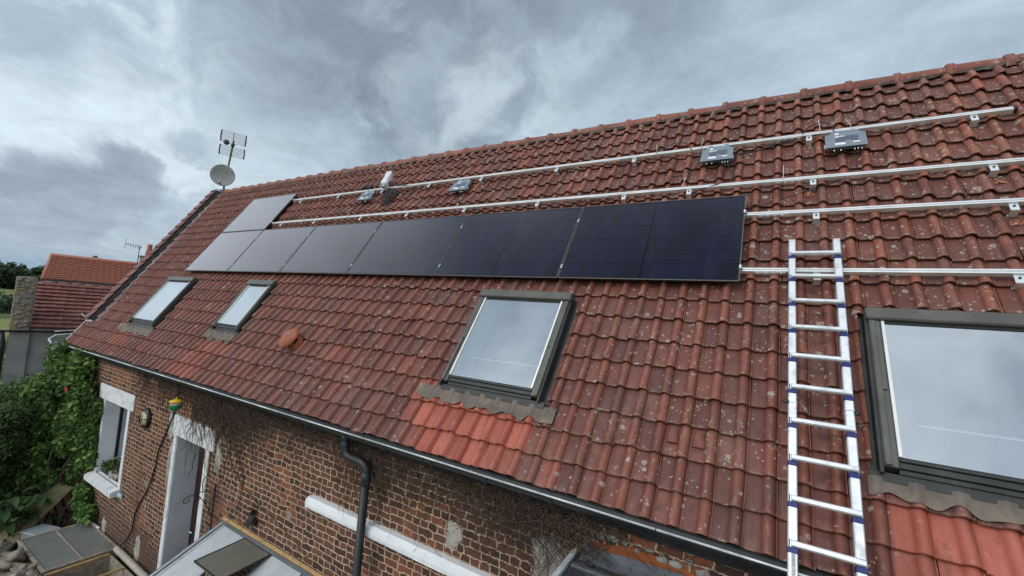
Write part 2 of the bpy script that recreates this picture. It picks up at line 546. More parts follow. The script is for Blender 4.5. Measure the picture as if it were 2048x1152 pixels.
def brick_mat(name):
    m, k, p, out = new_mat(name)
    o = k.obj()
    x, y, z = k.sep(o)
    rown = k.n('ShaderNodeTexWhiteNoise', noise_dimensions='1D')
    k.set(rown.inputs['W'], k.math('FLOOR', k.math('DIVIDE', z, .0715)))
    uv = k.comb(k.math('ADD', k.math('ADD', x, y), k.math('MULTIPLY', rown.outputs['Value'], .09)), z, 0.0)
    wob = k.vmath('SCALE', k.vmath('SUBTRACT', k.noise(o, 5.5, 4, .6, col=True), (.5, .5, .5)), sc=.062)
    wob = k.vmath('ADD', wob, k.vmath('SCALE', k.vmath('SUBTRACT', k.noise(k.mapping(o, loc=(2, 2, 2)), 19, 3, .6, col=True), (.5, .5, .5)), sc=.034))
    uvw = k.vmath('ADD', uv, wob)

    def bt(c1, c2, mort, bias=0.0):
        b = k.n('ShaderNodeTexBrick')
        b.offset, b.offset_frequency = .37, 2
        b.squash, b.squash_frequency = 1.85, 2
        for nm, v in (('Scale', 1), ('Mortar Size', .0105), ('Mortar Smooth', .6), ('Bias', bias), ('Brick Width', .102), ('Row Height', .0715)):
            b.inputs[nm].default_value = v
        k.set(b.inputs['Vector'], uvw)
        for nm, c in (('Color1', c1), ('Color2', c2), ('Mortar', mort)):
            b.inputs[nm].default_value = (*c, 1)
        return b
    b1 = bt((0, 0, 0), (1, 1, 1), (.5, .5, .5))
    fac = b1.outputs['Fac']                       # mortar mask
    per = k.sep(b1.outputs['Color'])[0]           # per-brick random
    brk = k.mix(k.ramp(per, 0, .8), (.064, .036, .031), (.155, .068, .049))
    redz = k.noise(k.mapping(o, loc=(3, 1, 7)), 1.15, 4, .6)
    zup = k.ramp(z, 2.0, 3.6)
    redm = k.math('MULTIPLY', k.ramp(k.math('ADD', redz, k.math('MULTIPLY', zup, .08)), .535, .61), k.ramp(per, .2, .75))
    brk = k.mix(redm, brk, k.mix(per, (.15, .052, .036), (.27, .098, .052)))
    n2 = k.noise(o, 46, 5, .65)
    brk = k.mix(k.math('MULTIPLY', k.ramp(n2, .45, .7), .4), brk, (.05, .034, .03))
    mort = k.mix(k.noise(o, 7, 4), (.38, .255, .16), (.60, .45, .30))
    mdark = k.ramp(k.noise(k.mapping(o, loc=(9, 1, 1)), .9, 4, .6), .52, .68)
    mort = k.mix(k.math('MULTIPLY', mdark, .75), mort, (.13, .085, .062))
    col = k.mix(fac, brk, mort)
    # patches of old render and cement
    pn = k.noise(k.mapping(o, loc=(5, 5, 2), scale=(1, 1, .6)), 2.1, 5, .6, .4)
    pm = k.ramp(pn, .665, .69)
    col = k.mix(k.math('MULTIPLY', pm, .8), col, (.30, .27, .23))
    # grime towards the foot of the wall, with its own ragged outline
    low = k.ramp(k.math('ADD', z, k.math('MULTIPLY', k.noise(o, 2.5, 5, .65), 1.0)), 1.25, 1.75, 1, 0)
    col = k.mix(k.math('MULTIPLY', low, .55), col, (.085, .055, .042))
    k.set(p.inputs['Base Color'], col)
    p.inputs['Roughness'].default_value = .9
    p.inputs['Specular IOR Level'].default_value = .2
    h = k.math('ADD', k.math('MULTIPLY', fac, .75), k.math('ADD', k.math('MULTIPLY', n2, .35), k.math('MULTIPLY', pm, .4)))
    bump(k, p, h, .9, .016)
    return m


def glass_sky_mat(name, refl=.5, tint=(.93, .97, 1.0)):
    """coated roof-window glass: mirror of the sky over a view into the room"""
    m = bpy.data.materials.new(name)
    m.use_nodes = True
    m.node_tree.nodes.clear()
    k = NT(m.node_tree)
    out = k.n('ShaderNodeOutputMaterial')
    g = k.n('ShaderNodeBsdfGlossy')
    g.inputs['Color'].default_value = (*tint, 1)
    g.inputs['Roughness'].default_value = .015
    t = k.n('ShaderNodeBsdfTransparent')
    t.inputs['Color'].default_value = (.88, .94, .96, 1)
    fr = k.n('ShaderNodeLayerWeight')
    fr.inputs['Blend'].default_value = .5
    f = k.math('ADD', refl, k.math('MULTIPLY', k.math('POWER', fr.outputs['Facing'], 3.0), 1 - refl), True)
    mx = k.n('ShaderNodeMixShader')
    k.set(mx.inputs[0], f)
    m.node_tree.links.new(t.outputs[0], mx.inputs[1])
    m.node_tree.links.new(g.outputs[0], mx.inputs[2])
    m.node_tree.links.new(mx.outputs[0], out.inputs['Surface'])
    return m


def pv_mat(name):
    """black solar glass: 6 bands of half cells, fine wires, mirror at grazing angles"""
    m = bpy.data.materials.new(name)
    m.use_nodes = True
    m.node_tree.nodes.clear()
    k = NT(m.node_tree)
    out = k.n('ShaderNodeOutputMaterial')
    o = k.obj()
    x, y, z = k.sep(o)
    cx = k.math('DIVIDE', k.math('SUBTRACT', x, .02), (1.755 - .04) / 18)
    cy = k.math('DIVIDE', k.math('SUBTRACT', y, .018), (1.135 - .036) / 6)
    wn = k.n('ShaderNodeTexWhiteNoise', noise_dimensions='2D')
    k.set(wn.inputs['Vector'], k.comb(k.math('FLOOR', cx), k.math('FLOOR', cy), 0.0))
    r = wn.outputs['Value']
    col = k.mix(r, (.0095, .0100, .0195), (.0105, .0130, .034))
    # cell gaps
    fx = k.math('ABSOLUTE', k.math('SUBTRACT', k.math('FRACT', cx), .5))
    fy = k.math('ABSOLUTE', k.math('SUBTRACT', k.math('FRACT', cy), .5))
    gy = k.ramp(fy, .474, .488)
    col = k.mix(gy, col, (.0015, .0015, .002))
    gx = k.math('MULTIPLY', k.ramp(fx, .485, .495), .35)
    col = k.mix(gx, col, (.003, .003, .004))
    mid = k.ramp(k.math('ABSOLUTE', k.math('SUBTRACT', x, .8775)), .006, .012, 1, 0)
    col = k.mix(mid, col, (.0012, .0012, .0015))
    wires = k.math('ABSOLUTE', k.math('SUBTRACT', k.math('FRACT', k.math('MULTIPLY', cy, 9.0)), .5))
    col = k.mix(k.math('MULTIPLY', k.ramp(wires, .40, .49), .25), col, (.03, .034, .05))
    # dust
    du = k.noise(k.mapping(o, scale=(1, .35, 1)), 5.5, 6, .65, .3)
    col = k.mix(k.math('MULTIPLY', k.ramp(du, .5, .8), .10), col, (.12, .12, .125))
    d = k.n('ShaderNodeBsdfDiffuse')
    k.set(d.inputs['Color'], col)
    g = k.n('ShaderNodeBsdfGlossy')
    g.inputs['Color'].default_value = (.86, .80, .80, 1)
    k.set(g.inputs['Roughness'], k.ramp(du, .3, .7, .10, .17))
    fr = k.n('ShaderNodeLayerWeight')
    fr.inputs['Blend'].default_value = .5
    f = k.math('ADD', .002, k.math('MULTIPLY', k.math('POWER', fr.outputs['Facing'], 3.6), 2.0), True)
    mx = k.n('ShaderNodeMixShader')
    k.set(mx.inputs[0], f)
    m.node_tree.links.new(d.outputs[0], mx.inputs[1])
    m.node_tree.links.new(g.outputs[0], mx.inputs[2])
    m.node_tree.links.new(mx.outputs[0], out.inputs['Surface'])
    return m


def leaf_mat(name, c0, c1, c2, tr=.25, rough=.55):
    m, k, p, out = new_mat(name)
    rnd = k.attr('rnd')
    big = k.noise(k.obj(), 1.6, 3, .6)
    col = k.mix(k.ramp(rnd, .0, .75, smooth=False), c0, c1)
    col = k.mix(k.ramp(k.math('ADD', k.math('MULTIPLY', rnd, .6), k.math('MULTIPLY', big, .55)), .62, .9), col, c2)
    k.set(p.inputs['Base Color'], col)
    p.inputs['Roughness'].default_value = rough
    p.inputs['Specular IOR Level'].default_value = .4
    t = k.n('ShaderNodeBsdfTranslucent')
    k.set(t.inputs['Color'], col)
    mx = k.n('ShaderNodeMixShader')
    mx.inputs[0].default_value = tr
    m.node_tree.links.new(p.outputs[0], mx.inputs[1])
    m.node_tree.links.new(t.outputs[0], mx.inputs[2])
    m.node_tree.links.new(mx.outputs[0], out.inputs['Surface'])
    return m


def ground_mat(name):
    m, k, p, out = new_mat(name)
    o = k.obj()
    a = k.noise(o, .9, 6, .65)
    b = k.noise(k.mapping(o, loc=(3, 3, 3)), .018, 4, .55)
    c = k.noise(k.mapping(o, loc=(3, 9, 3)), 9.0, 4, .6)
    col = k.mix(k.ramp(a, .35, .7), (.045, .085, .028), (.095, .135, .045))
    col = k.mix(k.ramp(b, .47, .60), col, (.20, .21, .075))
    near = k.ramp(k.vmath('LENGTH', o), 12, 20, 1, 0)
    col = k.mix(k.math('MULTIPLY', near, .7), col, k.mix(c, (.075, .058, .043), (.16, .13, .10)))
    k.set(p.inputs['Base Color'], col)
    p.inputs['Roughness'].default_value = .95
    p.inputs['Specular IOR Level'].default_value = .1
    bump(k, p, c, .5, .03)
    return m


M_ = {}
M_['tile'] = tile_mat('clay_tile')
M_['tile_orange'] = tile_mat('orange_clay_tile', 1)
M_['brick'] = brick_mat('old_brick')
M_['zinc'] = simple('zinc_flashing', (.062, .070, .078), .5, .3, .25, 4, (.13, .135, .14), 5, .35)
M_['mortar'] = simple('lime_mortar', (.27, .25, .225), .95, 0, .3, 14, (.12, .10, .08), 4, .6, .5)
M_['gutter'] = simple('grey_pvc', (.013, .015, .017), .48, 0, .2, 5, (.055, .055, .05), 3, .3, .05, .5)
M_['lip'] = simple('grey_pvc_lip', (.60, .62, .63), .3, .3, .15, 8, (.2, .2, .2), 5, .4, .05)
M_['white'] = simple('white_paint', (.74, .75, .77), .7, 0, .05, 3, (.45, .45, .45), 4, .4, .15)
M_['white_old'] = simple('flaking_white_paint', (.70, .71, .72), .75, 0, .06, 4, (.33, .31, .29), 7, .65, .3)
M_['grey_paint'] = simple('pale_grey_paint', (.56, .56, .59), .75, 0, .05, 2.5, (.36, .36, .37), 3, .5, .2)
M_['pvc'] = simple('white_pvc', (.80, .82, .83), .3, 0, .02, 3, (.55, .56, .55), 3, .3, .03, .5)
M_['alu'] = simple('aluminium', (.80, .81, .82), .36, .5, .07, 9, (.45, .46, .47), 11, .65, .12)
M_['alu_rail'] = simple('mill_aluminium', (.86, .86, .85), .34, .6, .05, 6, (.6, .6, .6), 6, .3, .05)
M_['alu_strip'] = simple('bright_strip', (.78, .77, .72), .4, .3, .05, 6, None, 3, 0, .03)
M_['steel'] = simple('bracket_steel', (.78, .79, .80), .35, .6, .06, 20, None, 3, 0, .05)
M_['blue'] = simple('blue_plastic', (.014, .022, .16), .45, 0, .2, 30, None, 3, 0, .1)
M_['black'] = simple('black_plastic', (.012, .012, .013), .45, 0, .2, 20, None, 3, 0, .05)
M_['black_frame'] = simple('black_anodised', (.018, .018, .021), .35, .4, .1, 10, None, 3, 0, .03)
M_['rim'] = simple('silver_frame_edge', (.36, .36, .35), .4, .5, .08, 10, None, 3, 0, .03)
M_['velux'] = simple('window_cladding', (.105, .100, .088), .42, .25, .12, 5, (.17, .165, .15), 4, .4, .08)
M_['velux_dark'] = simple('window_flashing', (.036, .038, .036), .5, .2, .2, 5, (.085, .085, .08), 4, .4, .08)
M_['lead'] = simple('weathered_lead', (.150, .118, .096), .7, .1, .3, 5, (.27, .205, .12), 5, .75, .5)
M_['inv'] = simple('inverter_casing', (.205, .245, .29), .4, .2, .06, 8, None, 3, 0, .1)
M_['inv_label'] = simple('inverter_label', (.075, .09, .13), .45, 0, .1, 60, (.14, .16, .2), 120, .5, 0)
M_['sticker'] = simple('paper_sticker', (.78, .78, .76), .6, 0, .05, 40, None, 3, 0, 0)
M_['terracotta'] = simple('terracotta', (.36, .110, .060), .8, 0, .25, 9, (.20, .13, .085), 7, .7, .4)
M_['dish'] = simple('dish_paint', (.33, .34, .325), .6, 0, .1, 5, (.22, .22, .20), 5, .6, .1)
M_['rust'] = simple('rusty_mast', (.16, .115, .09), .7, .3, .3, 20, (.22, .10, .05), 6, .6, .2)
M_['iron'] = simple('wrought_iron', (.015, .014, .014), .6, .3, .3, 20, None, 3, 0, .2)
M_['brown_metal'] = simple('brown_sheet', (.045, .034, .03), .55, .2, .3, 14, None, 3, 0, .2)
M_['cream'] = simple('cream_diffuser', (.62, .54, .33), .35, 0, .1, 10, (.40, .33, .2), 8, .5, 0)
M_['yellow'] = simple('yellow_plastic', (.72, .47, .02), .4, 0, .1, 10, None, 3, 0, .05)
M_['green'] = simple('green_plastic', (.01, .17, .05), .35, 0, .15, 10, None, 3, 0, .05)
M_['seed'] = simple('bird_seed', (.42, .30, .24), .8, 0, .4, 60, None, 3, 0, .3)
M_['wood'] = simple('pine_batten', (.45, .28, .12), .7, 0, .25, 14, (.22, .14, .07), 6, .5, .25)
M_['old_wood'] = simple('weathered_wood', (.30, .255, .19), .85, 0, .3, 14, (.14, .11, .08), 6, .6, .4)
M_['plank'] = simple('mossy_plank', (.135, .118, .058), .9, 0, .35, 6, (.07, .08, .03), 4, .6, .3)
M_['felt'] = simple('roofing_felt', (.035, .038, .043), .75, 0, .3, 9, (.09, .09, .09), 12, .5, .4)
M_['leadgrey'] = simple('lead_apron', (.125, .138, .155), .55, .25, .2, 6, (.2, .2, .2), 9, .4, .2)
M_['orange_plaster'] = simple('rust_orange_plaster', (.26, .070, .018), .9, 0, .25, 9, (.16, .07, .03), 6, .6, .5)
M_['stone'] = simple('rubble_stone', (.27, .235, .185), .95, 0, .4, 8, (.42, .39, .33), 5, .6, .7)
M_['render'] = simple('grey_render', (.25, .245, .235), .95, 0, .15, 2.0, (.165, .165, .155), 1.6, .7, .4)
M_['chimney'] = simple('lichened_stone', (.21, .185, .15), .95, 0, .4, 10, (.42, .22, .07), 3.0, .75, .8)
M_['twig'] = simple('dry_twig', (.062, .040, .026), .9, 0, .5, 30, (.20, .155, .12), 12, .4, 0)
M_['bark'] = simple('bark', (.07, .05, .035), .9, 0, .4, 20, None, 3, 0, .4)
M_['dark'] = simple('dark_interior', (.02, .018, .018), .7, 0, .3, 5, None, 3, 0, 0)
M_['maroon'] = simple('maroon_door', (.035, .012, .012), .45, 0, .2, 6, None, 3, 0, .1)
M_['shaft'] = simple('white_window_lining', (.72, .78, .80), .8, 0, .03, 3, None, 3, 0, 0)
M_['room'] = simple('room_shade', (.22, .24, .27), .9, 0, .1, 3, None, 3, 0, 0)
M_['cable'] = simple('black_cable', (.013, .013, .014), .5, 0, .2, 30, None, 3, 0, 0)
M_['tie'] = simple('white_cable_tie', (.80, .80, .76), .45, 0, .03, 30, None, 3, 0, 0)
M_['bag'] = simple('white_plastic_bag', (.70, .70, .76), .35, 0, .08, 22, None, 3, 0, .3)
M_['orange_spray'] = simple('fresh_clay_dust', (.52, .20, .085), .9, 0, .3, 40, None, 3, 0, 0)
M_['navy'] = simple('dark_navy_sheet', (.030, .034, .050), .6, 0, .3, 4, None, 3, 0, .2)
M_['lamp_body'] = simple('black_lamp_body', (.016, .016, .018), .4, 0, .2, 20, None, 3, 0, .1)
M_['pot'] = simple('patterned_pot', (.55, .53, .48), .6, 0, .9, 45, (.03, .03, .03), 55, .95, 0)
M_['pot_small'] = simple('beige_pot', (.48, .40, .28), .7, 0, .2, 20, None, 3, 0, .1)
M_['fish'] = simple('pale_blue_glaze', (.38, .46, .50), .3, 0, .3, 14, (.62, .64, .6), 9, .7, .1)
M_['rose'] = simple('red_petals', (.34, .010, .012), .6, 0, .3, 30, None, 3, 0, .2)
M_['ribbed'] = simple('ribbed_plastic', (.46, .42, .34), .6, 0, .15, 14, (.25, .22, .17), 6, .5, .1)
M_['tub'] = simple('grey_plastic_tub', (.34, .38, .40), .35, 0, .1, 8, None, 3, 0, .05)
M_['soil'] = simple('soil', (.05, .038, .028), .95, 0, .5, 14, None, 3, 0, .6)
M_['pane'] = glass_sky_mat('roof_window_glass', .56)
M_['clear'] = glass_sky_mat('clear_pane', .16)
M_['pv'] = pv_mat('solar_glass')
M_['ground'] = ground_mat('meadow')


def poly_sheet_mat(name, c, rough, tr):
    """dusty translucent sheet"""
    m, k, p, out = new_mat(name)
    o = k.obj()
    nz = k.noise(o, 3.5, 5, .6)
    st = k.noise(k.mapping(o, scale=(6, 1, 1)), 2.0, 4, .6)
    col = k.mix(k.ramp(nz, .3, .7), tuple(x * .86 for x in c), c)
    col = k.mix(k.math('MULTIPLY', k.ramp(st, .55, .7), .4), col, tuple(x * .7 for x in c))
    k.set(p.inputs['Base Color'], col)
    p.inputs['Roughness'].default_value = rough
    t = k.n('ShaderNodeBsdfTranslucent')
    k.set(t.inputs['Color'], col)
    tp = k.n('ShaderNodeBsdfTransparent')
    mx = k.n('ShaderNodeMixShader')
    mx.inputs[0].default_value = .25
    m2 = k.n('ShaderNodeMixShader')
    m2.inputs[0].default_value = tr
    l = m.node_tree.links
    l.new(p.outputs[0], mx.inputs[1])
    l.new(t.outputs[0], mx.inputs[2])
    l.new(mx.outputs[0], m2.inputs[1])
    l.new(tp.outputs[0], m2.inputs[2])
    l.new(m2.outputs[0], out.inputs['Surface'])
    return m


M_['poly'] = poly_sheet_mat('polycarbonate', (.66, .69, .70), .22, .08)
M_['smoke'] = poly_sheet_mat('smoked_sheet', (.25, .24, .195), .25, .10)
M_['frost'] = poly_sheet_mat('dusty_glass_lid', (.33, .335, .32), .18, .22)
M_['leaf_bush'] = leaf_mat('bush_leaf', (.028, .062, .019), (.085, .155, .043), (.28, .36, .12), .35)
M_['leaf_vine'] = leaf_mat('vine_leaf', (.028, .072, .018), (.085, .170, .038), (.25, .38, .085), .32)
M_['leaf_big'] = leaf_mat('broad_leaf', (.035, .075, .022), (.075, .135, .042), (.12, .18, .07), .2, .45)
M_['leaf_tree'] = leaf_mat('tree_leaf', (.030, .056, .024), (.062, .105, .042), (.10, .15, .06))
M_['leaf_pot'] = leaf_mat('pot_leaf', (.05, .085, .02), (.11, .15, .04), (.2, .22, .07))

# ================================================================== SETTING
def ground():
    mb = MB()
    n = 40
    ext = 1800.0

    def f(u, v):
        x = (abs(u - .5) * 2) ** 2.2 * math.copysign(1, u - .5) * ext
        y = (abs(v - .5) * 2) ** 2.2 * math.copysign(1, v - .5) * ext
        d = math.hypot(x, y)
        return (x, y, GZ - 0.3 * min(1, max(0, d - 25) / 60) + 1.2 * mnoise.noise(Vector((x, y, 0)) * .01) * min(1, max(0, d - 40) / 120))
    mb.grid(f, n, n)
    o = mb.build('ground', M_['ground'])
    tag(o, 'meadow and bare yard soil around the houses', None, None, 'structure')


ground()

# ================================================================== THE BRICK HOUSE
HX0, HX1 = -2.95, 16.0
WY = -0.93                       # face of the front wall
APEX = (1.767, 2.465)            # ridge (y, z)
house = thing('brick_house', 'long old brick house with a steep red tiled roof carrying the solar panels', 'house', (6.0, WY, GZ))

WINX, WINZ = (-0.28, 0.86), (-4.08, -2.69)
DOORX, DOORZ = (2.87, 3.80), (-5.35, -2.745)


def rect_wall(mb, xs, zs, holes, y, flip=False):
    for i in range(len(xs) - 1):
        for j in range(len(zs) - 1):
            cx, cz = (xs[i] + xs[i + 1]) / 2, (zs[j] + zs[j + 1]) / 2
            if any(h[0] < cx < h[1] and h[2] < cz < h[3] for h in holes):
                continue
            q = [(xs[i], y, zs[j]), (xs[i + 1], y, zs[j]), (xs[i + 1], y, zs[j + 1]), (xs[i], y, zs[j + 1])]
            mb.add(q, [(0, 1, 2, 3)])


def make_walls():
    mb = MB()
    holes = [(*WINX, *WINZ), (*DOORX, *DOORZ)]
    xs = [HX0, WINX[0], WINX[1], DOORX[0], DOORX[1], HX1]
    zs = [GZ, DOORZ[0], WINZ[0], DOORZ[1], WINZ[1], -1.83]
    rect_wall(mb, xs, zs, holes, WY)
    # gables and rear wall
    YB = 2 * APEX[0] - WY
    for x in (HX0, HX1):
        v = [(x, WY, GZ), (x, YB, GZ), (x, YB, -1.83), (x, APEX[0], APEX[1] - .12), (x, WY, -1.83)]
        mb.add(v, [(0, 1, 2, 3, 4)])
    mb.add([(HX0, YB, GZ), (HX1, YB, GZ), (HX1, YB, -1.83), (HX0, YB, -1.83)], [(0, 3, 2, 1)])
    return mb.build('wall', M_['brick'], house)


wall = make_walls()

# ---- roof tiles
CW, CL = 0.1858, 0.24415         # cover width and gauge
T0 = -2.108
S_ANCH = 10.35
VERGE = -2.72
# roof windows: (s0, s1, t0, t1) outer frame
SKY = [(-0.43, 0.70, -1.355, -0.172), (2.83, 3.60, -1.20, -0.178), (7.955, 9.085, -1.41, -0.192), (11.50, 12.64, -1.445, -0.226)]
# fields of newer bright tiles: s0, s1, row0, row1
NEWF = [(7.80, 9.02, 0, 0), (7.70, 9.16, 1, 1), (7.66, 9.16, 2, 2), (11.60, 12.75, 0, 1), (2.70, 3.62, 2, 2), (2.45, 3.3, 0, 1), (-.75, .2, 2, 2), (-.75, -.1, 1, 1)]   # the last four are weathered


def tile_profile():
    u = [0, .015, .04, .10, .30, .50, .53, .56, .60, .66, .73, .80, .86, .905, .935, .948, .960, .985, 1.0]
    h = []
    for a in u:
        if a < .02:
            z = .006
        elif a <= .50:
            z = 0.0 + .002 * math.sin(a * 6)
        elif a <= .94:
            z = .044 * math.sin(math.pi * min(1, max(0, (a - .50) / .44))) ** .7 + .001
        elif a < .955:
            z = -.012
        elif a < .99:
            z = .010
        else:
            z = .006
        h.append(z)
    return np.array(u), np.array(h)


def make_tiles():
    U, H = tile_profile()
    nu = len(U)
    V, F, RND, NEW, ROLL, ALO, HIGH = [], [], [], [], [], [], []
    base = 0
    k0 = int(math.floor((VERGE - S_ANCH) / CW)) + 1
    k1 = int(math.ceil((HX1 + .05 - S_ANCH) / CW))
    n_rows = 21
    al = np.array([0.0, 0.0, .04, .35, .7, 1.17])       # along slope; first is the front lip bottom
    na = len(al)
    for row in range(n_rows):
        tlo = T0 + row * CL + (.018 if row == 0 else 0)
        L = CL - (.018 if row == 0 else 0)
        if row == n_rows - 1:
            L -= .06
        for kk in range(k0, k1):
            s0 = S_ANCH + (kk - .75) * CW
            r = random.random()
            isnew = 0.0
            sc = s0 + CW * .5
            for (a, b, ra, rb) in NEWF:
                if a < sc < b and ra <= row <= rb:
                    isnew = random.choice((1, 1, 1, .9, .75)) * (1.0 if a > 7 else .42)
                    if a > 7 and (sc - a < CW * .6 or b - sc < CW * .6):
                        isnew *= random.choice((.5, .7, .9))
            if isnew == 0 and random.random() < .03:
                isnew = random.uniform(.1, .4)
            high = min(1, max(0, .5 * (row / 20) + .75 * (sc - 2) / 11 * (.22 + .78 * row / 20)))
            jn, jt, js = random.uniform(-.004, .006), random.gauss(0, .0045), random.uniform(-.0035, .0035)
            if random.random() < .025:
                jt -= random.uniform(.008, .02)
            tw = random.uniform(-.018, .018)
            ss = s0 + U * CW + js
            keep_s = ss
            P = np.zeros((na, nu, 3))
            for i, a in enumerate(al):
                lift = .036 * (1 - min(a, 1.0))
                t = tlo + a * L + (jt if a < .5 else 0)
                P[i, :, 0] = keep_s + tw * (a - .5) * L
                P[i, :, 1] = t
                z = TN + H * (1.0 if a < 1 else .8) + lift + jn * (1 - a)
                if i == 0:
                    z = TN + H * .93 + .020 + jn
                    P[i, :, 1] = t + .003
                if i == 1:
                    z = z - .004
                P[i, :, 2] = z
            V.append(P.reshape(-1, 3))
            idx = np.arange(na * nu).reshape(na, nu) + base
            cs = (keep_s[:-1] + keep_s[1:]) / 2
            for i in range(na - 1):
                tc = tlo + (al[i] + al[i + 1]) / 2 * L
                for j in range(nu - 1):
                    skip = False
                    for (a, b, c, d) in SKY:
                        if a - .055 < cs[j] < b + .055 and c - .0 < tc < d - .0:
                            skip = True
                            break
                    if not skip:
                        F.append((idx[i, j], idx[i, j + 1], idx[i + 1, j + 1], idx[i + 1, j]))
            m = na * nu
            RND.append(np.full(m, r))
            NEW.append(np.full(m, isnew))
            HIGH.append(np.full(m, high))
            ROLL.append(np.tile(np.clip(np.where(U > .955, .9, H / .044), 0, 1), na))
            ALO.append(np.repeat(al, nu))
            base += m
    mb = MB()
    mb.v = [np.concatenate(V)]
    mb.f = [tuple(int(q) for q in f) for f in F]
    mb.sm = [True] * len(mb.f)
    mb.n = base
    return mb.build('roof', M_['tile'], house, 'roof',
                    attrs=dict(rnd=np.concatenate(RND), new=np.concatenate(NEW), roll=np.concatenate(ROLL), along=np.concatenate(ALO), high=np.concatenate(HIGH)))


roof = make_tiles()


def make_rear_slope():
    mb = MB()
    YB = 2 * APEX[0] - WY + .15
    v = [(HX0, APEX[0], APEX[1] - .03), (HX1, APEX[0], APEX[1] - .03), (HX1, YB, APEX[1] - .03 - (YB - APEX[0]) * math.tan(PITCH)), (HX0, YB, APEX[1] - .03 - (YB - APEX[0]) * math.tan(PITCH))]
    mb.add(v, [(0, 1, 2, 3)])
    mb.build('rear_slope', M_['tile'], roof)
    # closing soffit between wall head and tiles
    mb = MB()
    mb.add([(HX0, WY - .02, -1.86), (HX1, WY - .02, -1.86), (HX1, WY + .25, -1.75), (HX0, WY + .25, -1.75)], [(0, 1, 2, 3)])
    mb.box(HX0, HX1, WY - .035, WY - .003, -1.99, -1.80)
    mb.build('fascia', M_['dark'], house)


make_rear_slope()


def make_ridge():
    mb = MB()
    RY, RZ = 1.79, 2.437
    x = VERGE - .25
    sp = .4262
    x0 = 7.719 - 26 * sp
    V = []
    for i in range(60):
        a = x0 + i * sp
        if a < VERGE - .2 or a > HX1 + .1:
            continue
        dz = random.uniform(-.006, .008)
        tilt = random.uniform(-.010, .010)
        prof = [(-.012, .105), (.0, .122), (.05, .122), (.062, .104), (.30, .099), (.44, .096)]

        def f(u, v):
            j = v * (len(prof) - 1)
            q = prof[int(round(j))]
            an = math.pi * (-.12 + 1.24 * u)
            return (a + q[0], RY - math.cos(an) * q[1], RZ + dz + tilt * (q[0] / .43) + math.sin(an) * q[1] * 1.0)
        mb.grid(f, 14, len(prof) - 1)
    n = mb.n
    k = n // (15 * 6)
    rr = np.repeat(rng.random(k), 90)
    mb.build('ridge_tiles', M_['tile'], roof, attrs=dict(rnd=rr, new=np.full(n, .12), roll=np.full(n, .9), along=np.full(n, .5), high=np.full(n, .62)))
    # dark mossy bedding mortar below the ridge tiles
    mb = MB()
    xs = np.linspace(VERGE, HX1, 420)
    P = []
    for i, xx in enumerate(xs):
        w_ = .045 + .035 * mnoise.noise(Vector((xx * 4, 0, 0))) + .03 * mnoise.noise(Vector((xx * 13, 3, 0)))
        P.append([RP(xx, 2.962 - w_ * 1.1, TN + .045 + .02 * mnoise.noise(Vector((xx * 9, 1, 0)))), RP(xx, 3.0, TN + .05), RP(xx, 3.06, TN + .045)])
    v = [q for p in P for q in p]
    f = []
    for i in range(len(xs) - 1):
        for j in range(2):
            f.append((i * 3 + j, (i + 1) * 3 + j, (i + 1) * 3 + j + 1, i * 3 + j + 1))
    mb.add(v, f, True)
    mb.build('ridge_bedding', simple('mossy_bedding', (.055, .042, .034), .95, 0, .5, 16, (.17, .15, .11), 9, .6, .8), roof)


make_ridge()


